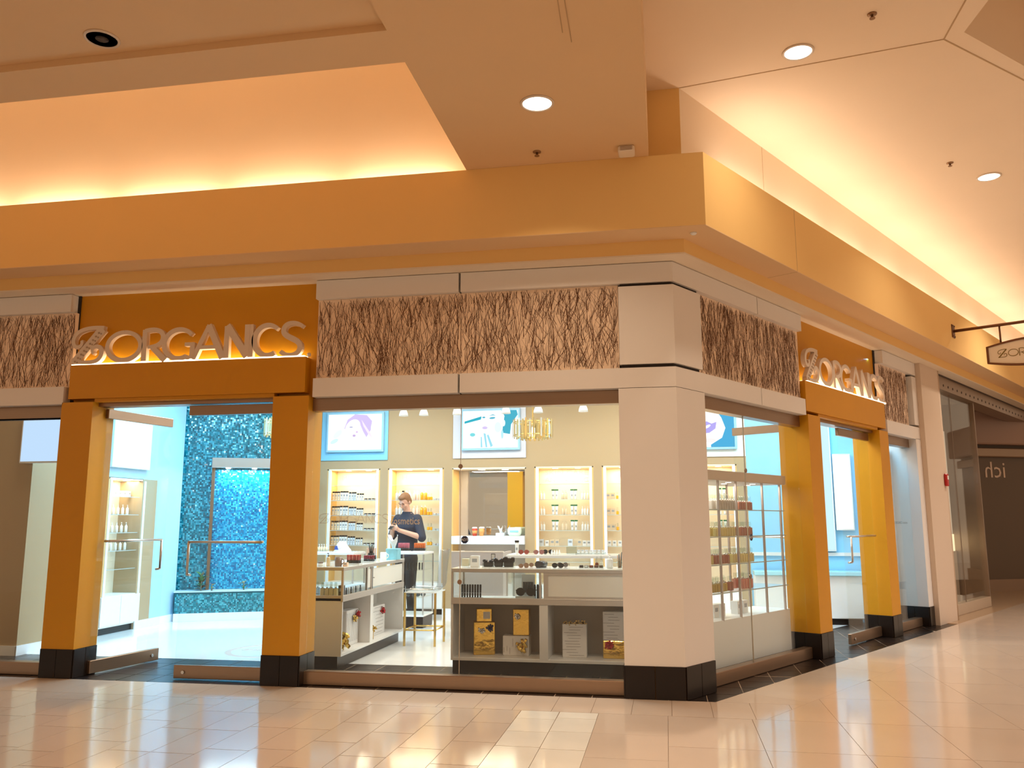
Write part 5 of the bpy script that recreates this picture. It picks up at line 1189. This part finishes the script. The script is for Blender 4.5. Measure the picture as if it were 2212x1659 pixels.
edge = [i for i in range(n5)]+[k*n5+n5-1 for k in range(1, npf)]+[(npf-1)*n5+i for i in range(n5-2, -1, -1)]+[k*n5 for k in range(npf-2, 0, -1)]
F3 = [(edge[i], edge[(i+1)%len(edge)], off+edge[(i+1)%len(edge)], off+edge[i]) for i in range(len(edge))]
MB().add(V+V2, F+F2+F3, 0, True).build('seat_shell', glass_mat('seat_acrylic', (.80, .82, .82), .5, .05), stl)
MB().box(-.20, .20, -.225, .225, .628, .640).build('seat_frame', PLW, stl)

# ================================================================== TRACK LIGHTS AND CHANDELIERS
rail = tag(MB().bbox(-4.4, -.4, 2.98, 3.02, 3.30, 3.335, .003).build('track_rail', PLW), 'white lighting track hung below the shop ceiling', 'track')
for xx in (-4.2, -2.4, -.6): MB().tube((xx, 3, 3.335), (xx, 3, 3.80), .006, n=6).build('drop_rod', PLW, rail)
for i, x_ in enumerate((-3.49, -3.215, -2.764, -2.117, -1.696, -1.118)):
    t = thing('track_spot', 'white track spotlight on the track below the shop ceiling', 'spotlight', (x_, 3, 3.30), group='track spots')
    MB().tube((0, 0, 0), (0, 0, -.28), .012, n=8).build('stem', PLW, t); MB().lathe([(.030, -.28), (.034, -.35), (.055, -.40), (.062, -.435), (.056, -.436)], 14).build('head', mat('spot_white', (.8, .8, .8), .35), t)
    MB().lathe([(.052, -.433), (.0001, -.434)], 14).build('lens', emit_mat('spot_glow', (1, .95, .85), 5), t)
def chandelier(loc, label, ch=.255, hh=.24):
    t = thing('chandelier', label, 'chandelier', loc)
    CR = mat('crystal_gold', (.80, .62, .28), .12, .55); CR2 = mat('crystal_clear', (.80, .80, .74), .08, .4)
    for z in (.035, .205): MB().lathe([(ch-.012, z), (ch, z), (ch, z+.012), (ch-.012, z+.012), (ch-.012, z)], 36, cap=False).build('ring', GL, t)
    me = [MB().box(-.011, .011, -.004, .004, 0, hh).mesh('crystal_bar', CR), MB().box(-.011, .011, -.004, .004, 0, hh).mesh('crystal_bar', CR2)]
    for i in range(32):
        a = 2*PI*i/32; rr = ch+.006*(1 if i%2 else -1); o_ = link('crystal_bar', me[i%3 == 0], t, (rr*math.cos(a), rr*math.sin(a), .012*(i%2)), a+PI/2)
    for i in range(16):
        a = 2*PI*i/16; link('crystal_bar', me[0], t, (ch*.62*math.cos(a), ch*.62*math.sin(a), -.02), a+PI/2)
    MB().tube((0, 0, .19), (0, 0, 3.80-loc[2]), .008, n=8).build('rod', GL, t)
    for a in range(3): MB().tube((0, 0, .215), (ch*math.cos(a*2.1), ch*math.sin(a*2.1), .21), .005, n=6).build('spoke', GL, t)
    MB().ball((0, 0, .10), .05).build('bulb', emit_mat('chandelier_glow', (1, .85, .55), 6), t)
chandelier((-1.83, 3.4, 2.575), 'round gold crystal-bar chandelier beside the brush screen')
chandelier((-5.27, 3.2, 2.64), 'round gold crystal-bar chandelier before the teal mosaic wall')

# ================================================================== GLASS DISPLAY TOWER AT THE ANGLED WINDOW
bt = thing('display_gondola', 'long glass shelf display of perfume on a white base behind the angled window', 'display', BW(.98, .30), TH); LB = 1.78; DB = .44
MB().box(0, LB, 0, DB, .09, .52).build('base', SHOPWH, bt); MB().box(.01, LB-.01, .03, DB-.02, .001, .09).build('kick', BLACKT, bt)
PSM = mat('gondola_post', (.50, .42, .38), .3, .6)
for s_ in (.27, .65, 1.25, 1.69):
    for yy in (0, DB-.02): MB().box(s_-.01, s_+.01, yy, yy+.02, .52, 1.90).build('post', PSM, bt)
SL = (.79, 1.065, 1.34, 1.61)
for z in SL:
    q_ = MB().box(0, LB, .005, DB-.005, z-.008, z).build('shelf', SHELFG, bt); MB().box(0, LB, .002, .006, z-.009, z+.001).build('shelf_edge', SHEDGE, q_)
MB().bbox(-.02, LB+.0, -.03, DB+.25, 1.90, 2.0, .006).build('canopy', mat('canopy_tan', (.62, .48, .36), .45), bt)
for i in range(6): MB().lathe([(.03, 1.8985), (.032, 1.90)], 12, (.2+.28*i, .15+.2*(i%2))).build('canopy_light', emit_mat('canopy_glow', (1, .95, .85), 6), bt)
MB().box(0, LB, 0.0, DB, .52, .528).build('deck', PLW, bt)
FY = proto('fy', lambda: p_flask(mat('yellow_perfume', (.72, .58, .22), .12), .044, .085)); FR = proto('fr', lambda: p_flask(mat('russet_perfume', (.42, .15, .09), .12), .044, .085)); FG = proto('fg', lambda: p_flask(mat('smoky_perfume', (.55, .48, .40), .12), .044, .10)); FA_ = proto('fam', lambda: p_flask(mat('amber_perfume', (.52, .36, .08), .12), .046, .08)); FP = proto('fpk', lambda: p_flask(mat('coral_perfume', (.62, .24, .17), .12), .048, .10))
def brow(pr, s0, s1, z, lab, grp, step=.052, t=.40):
    s = s0
    while s < s1:
        put('perfume_bottle', pr, BW(s, t, z+.0004), lab+', front row', 'bottle', grp+' front row', TH); put('perfume_bottle', pr, BW(s+.01, t+.09, z+.0004), lab+', back row', 'bottle', grp+' back row', TH); s += step
brow(FG, 1.42, 1.78, SL[3], 'smoky perfume bottle on the top shelf of the glass display', 'smoky perfumes'); brow(FR, 1.85, 2.12, SL[3], 'russet perfume bottle on the top shelf of the glass display', 'russet perfumes top')
brow(FR, 1.06, 1.20, SL[2], 'russet perfume bottle on the second shelf at the column end', 'russet perfumes column end'); brow(FY, 1.34, 1.72, SL[2], 'yellow perfume bottle on the second shelf of the glass display', 'yellow perfumes second'); brow(FR, 1.88, 2.14, SL[2], 'russet perfume bottle on the second shelf beside the yellow ones', 'russet perfumes second')
brow(FY, 1.06, 1.22, SL[1], 'yellow perfume bottle on the third shelf at the column end', 'yellow perfumes third end'); brow(FR, 1.29, 1.60, SL[1], 'russet perfume bottle in the middle of the third shelf', 'russet perfumes third'); brow(FY, 1.68, 2.10, SL[1], 'yellow perfume bottle on the third shelf at the door end', 'yellow perfumes third door')
brow(FA_, 1.06, 1.50, SL[0], 'amber perfume bottle on the lowest glass shelf', 'amber perfumes'); brow(FR, 1.56, 1.62, SL[0], 'single russet perfume bottle beside the amber ones', 'russet perfumes lowest'); brow(FP, 1.86, 2.10, SL[0], 'coral perfume bottle on the lowest glass shelf', 'coral perfumes', .06)
for s_ in (1.10, 1.40, 1.53, 1.90, 2.03): put('carton', proto('cwh', lambda: p_carton(PLW, .10, .08, .13)), BW(s_, .50, .5285), 'white gift carton on the deck of the glass display', 'carton', 'deck cartons', TH)
area('gondola_lamp', BW(1.85, .50, 1.885), (0, 0, TH), 1.5, .2, 10, (1, .94, .85))

# ================================================================== LETTERING AND STICKERS ON THE GLASS
CRL = mat('cream_vinyl', (.78, .66, .50), .5)
text_mesh('lettering', 'cosmetics', .098, CRL, p1[0], (-2.69, .1445, 1.468), FACE, .001, width=.285)
zz = MB()
for (ch, a, b) in EXT:
    for pts, w0, w1, wm in LET[ch]:
        P_ = [(-3.40+(a+p[0]*(b-a))*.272, 1.478+p[1]*.085) for p in pts]; stroke(zz, P_, .0035, .0035, .1440, .1450)
zz.build('lettering', mat('faint_vinyl', (.55, .45, .35), .5), p1[0])
def sticker(parent, x_, z_):
    n = 8; P_ = [(x_+.036*math.cos(2*PI*(i+.5)/n), z_+.036*math.sin(2*PI*(i+.5)/n)) for i in range(n)]
    st = MB().prism_xz(P_, .1440, .1455).build('sticker', mat('sticker_navy', (.012, .018, .06), .3), parent); text_mesh('lettering', 'ADT', .034, PLW, st, (x_, .1432, z_-.011), FACE, .0008, 'CENTER')
sticker(p1[1], -1.966, 1.327); sticker(p3[1], 1.60, 1.33)
text_mesh('lettering', 'ZORGANICS cosmetics', .05, mat('grey_vinyl', (.25, .32, .36), .5), p4[0], (5.95, .1445, 1.45), FACE, .001, width=.55)

# ================================================================== THE MAN
def remesh(mb, name, vox, mats, parent, smooth=6, deform=None):
    me = mb.mesh(name, mats); o_ = bpy.data.objects.new(name+'_src', me); col.objects.link(o_)
    md_ = o_.modifiers.new('r', 'REMESH'); md_.mode = 'VOXEL'; md_.voxel_size = vox
    sm_ = o_.modifiers.new('s', 'SMOOTH'); sm_.factor = .5; sm_.iterations = smooth
    dg = bpy.context.evaluated_depsgraph_get(); m2 = bpy.data.meshes.new_from_object(o_.evaluated_get(dg)); bpy.data.objects.remove(o_)
    m2.name = name; m2.materials.clear(); m2.materials.append(mats)
    m2.polygons.foreach_set('use_smooth', [True]*len(m2.polygons))
    return link(name, m2, parent)
def cap_(mb, p, q, a, b, n=14):
    mb.tube(p, q, a, b, n); mb.ball(p, a, nu=14, nv=8); mb.ball(q, b, nu=14, nv=8)
def loft(mb, rings, n=20):                                        # (x, y, z, rx, ry)
    V = []
    for (x_, y_, z_, a, b) in rings:
        for i in range(n): V.append((x_+a*math.cos(2*PI*i/n), y_+b*math.sin(2*PI*i/n), z_))
    F = [(k*n+i, k*n+(i+1)%n, (k+1)*n+(i+1)%n, (k+1)*n+i) for k in range(len(rings)-1) for i in range(n)]
    mb.add(V, F+[tuple(reversed(range(n))), tuple(range((len(rings)-1)*n, len(rings)*n))], 0, True)
man = thing('person', 'man in a dark navy shirt looking down at the phone in his hands', 'person', (-4.06, 5.06, 0), -.38)
SKIN = mat('skin', (.66, .36, .25), .5); NAVY = mat('navy_shirt', (.012, .016, .035), .7, noise=.2, nscale=30); TRS = mat('black_trousers', (.010, .009, .010), .7); HAIR = mat('brown_hair', (.24, .10, .035), .6, noise=.35, nscale=60)
SH = {-1: ((-.185, .015, 1.525), (-.275, -.02, 1.265), (-.062, -.27, 1.375)), 1: ((.185, .015, 1.525), (.325, -.04, 1.250), (.062, -.26, 1.360))}
bd = MB()
loft(bd, [(0, 0, .95, .165, .115), (0, 0, 1.05, .16, .11), (0, 0, 1.20, .155, .105), (0, 0, 1.40, .185, .12), (0, .01, 1.53, .18, .10), (0, .01, 1.60, .11, .075), (0, 0, 1.64, .065, .065)])
cap_(bd, (0, .01, 1.58), (0, -.025, 1.70), .062, .058)
for sx in (-1, 1):
    S, E_, Wp = SH[sx]
    cap_(bd, S, E_, .062, .050); cap_(bd, E_, Wp, .047, .031)
    cap_(bd, (sx*.09, 0, .96), (sx*.10, -.01, .52), .095, .060); cap_(bd, (sx*.10, -.01, .52), (sx*.105, .03, .11), .058, .040); cap_(bd, (sx*.105, .03, .06), (sx*.12, -.13, .04), .042, .036)
    # hand: palm, four curled fingers round the phone, thumb on top
    Pm = Vector((sx*.048, -.315, 1.395)); cap_(bd, Wp, Pm, .030, .028)
    bd.ball(tuple(Pm), .036, .026, .040, 12, 8)
    for k in range(4):
        b0 = Pm+Vector((-sx*.006, -.018, .030-.020*k)); b1 = b0+Vector((-sx*.030, -.022, .010-.002*k)); b2 = b1+Vector((-sx*(.020-.003*k), .018, .006)); rr = .0092-.0006*k
        cap_(bd, tuple(b0), tuple(b1), rr+.001, rr, 8); cap_(bd, tuple(b1), tuple(b2), rr, rr-.001, 8)
    t0 = Pm+Vector((sx*.004, .012, .030)); t1 = t0+Vector((-sx*.022, .004, .030)); t2 = t1+Vector((-sx*.022, -.014, .010)); cap_(bd, tuple(t0), tuple(t1), .011, .0098, 8); cap_(bd, tuple(t1), tuple(t2), .0098, .0085, 8)
# head, pitched forward and down
HP = Vector((0, -.055, 1.785)); RX = Matrix.Rotation(math.radians(30), 3, 'X')
def hd(p): return tuple(HP+RX@Vector(p))
hm = MB()
hm.ball((0, .012, .035), .078, .097, .095, 20, 14); hm.ball((0, -.020, -.045), .062, .072, .082, 18, 12); hm.ball((0, -.052, -.095), .036, .034, .030, 12, 8)
hm.ball((0, -.086, .028), .050, .020, .014, 12, 8); hm.tube((0, -.088, .020), (0, -.112, -.030), .009, .015, 10); hm.ball((0, -.110, -.032), .016, .015, .012, 10, 8)
hm.ball((0, -.084, -.072), .026, .013, .009, 10, 6)
for sx in (-1, 1): hm.ball((sx*.080, .012, -.010), .010, .022, .032, 10, 8); hm.ball((sx*.040, -.068, -.022), .024, .022, .022, 10, 8)
bd.add([hd(v) for v in hm.v], hm.f, 0, True)
remesh(bd, 'body', .007, SKIN, man, 4)
hr = MB(); hr.ball((0, .026, .055), .083, .100, .090, 20, 14); hr.ball((0, -.030, .098), .062, .062, .036, 16, 10); hr.ball((0, .075, .0), .068, .050, .080, 16, 10)
for sx in (-1, 1): hr.ball((sx*.070, .020, .030), .016, .045, .045, 12, 8)
h2 = MB(); h2.add([hd(v) for v in hr.v], hr.f, 0, True); remesh(h2, 'hair', .008, HAIR, man, 2)
fx = MB()
for sx in (-1, 1): fx.add([hd(v) for v in MB().ball((sx*.034, -.088, .012), .014, .006, .005, 10, 6).v], MB().ball((0, 0, 0), 1, nu=10, nv=6).f)
fx.build('eyes', BLK, man)
fb = MB()
for sx in (-1, 1): fb.add([hd(v) for v in MB().ball((sx*.034, -.096, .036), .022, .007, .005, 10, 6).v], MB().ball((0, 0, 0), 1, nu=10, nv=6).f)
fb.add([hd(v) for v in MB().ball((0, -.094, -.068), .020, .006, .004, 10, 6).v], MB().ball((0, 0, 0), 1, nu=10, nv=6).f)
fb.build('brows_and_mouth', mat('brow_brown', (.20, .08, .05), .6), man)
sm = MB(); o_ = .013
loft(sm, [(0, 0, .96, .185, .135), (0, 0, 1.05, .176+o_, .125), (0, 0, 1.20, .178+o_, .12+o_), (0, 0, 1.40, .215+o_, .13+o_), (0, .01, 1.52, .20+o_, .11+o_), (0, .012, 1.585, .14, .09), (0, .012, 1.62, .085, .078)])
for sx in (-1, 1):
    S, E_, Wp = SH[sx]; E2 = tuple(Vector(E_)+(Vector(Wp)-Vector(E_))*.10)
    cap_(sm, S, E_, .080, .068); sm.tube(E_, E2, .066, .062, 14)
n20 = [(0, .010, 1.585, .085, .080), (0, .0, 1.64, .078, .076)]; loft(sm, n20)
remesh(sm, 'shirt', .010, NAVY, man, 4)
tm = MB(); loft(tm, [(0, 0, .90, .180, .130), (0, 0, .98, .178, .128), (0, 0, 1.03, .172, .124)])
for sx in (-1, 1): cap_(tm, (sx*.09, 0, .94), (sx*.10, -.01, .52), .108, .078); tm.tube((sx*.10, -.01, .52), (sx*.105, .03, .075), .077, .066, 16)
remesh(tm, 'trousers', .011, TRS, man, 3)
sh_ = MB()
for sx in (-1, 1): cap_(sh_, (sx*.105, .04, .055), (sx*.125, -.15, .042), .053, .042)
sho = remesh(sh_, 'shoes', .009, BLK, man, 2)
ck, sk = math.cos(-.38), math.sin(-.38); pl_ = Vector((0, -.345, 1.425))
ph = thing('phone', 'black smartphone held in the hands of the man', 'phone', (-4.06+ck*pl_.x-sk*pl_.y, 5.06+sk*pl_.x+ck*pl_.y, pl_.z), -.38)
me = MB().bbox(-.037, .037, -.005, .005, -.075, .075, .004)
RP = Matrix.Rotation(math.radians(-50), 3, 'X'); me.v = [tuple(RP@Vector(v)) for v in me.v]; me.build('case', BLK, ph)
m3 = MB().box(-.033, .033, .0048, .0056, -.068, .068); m3.v = [tuple(RP@Vector(v)) for v in m3.v]; m3.build('screen', mat('phone_screen', (.05, .06, .08), .1), ph)
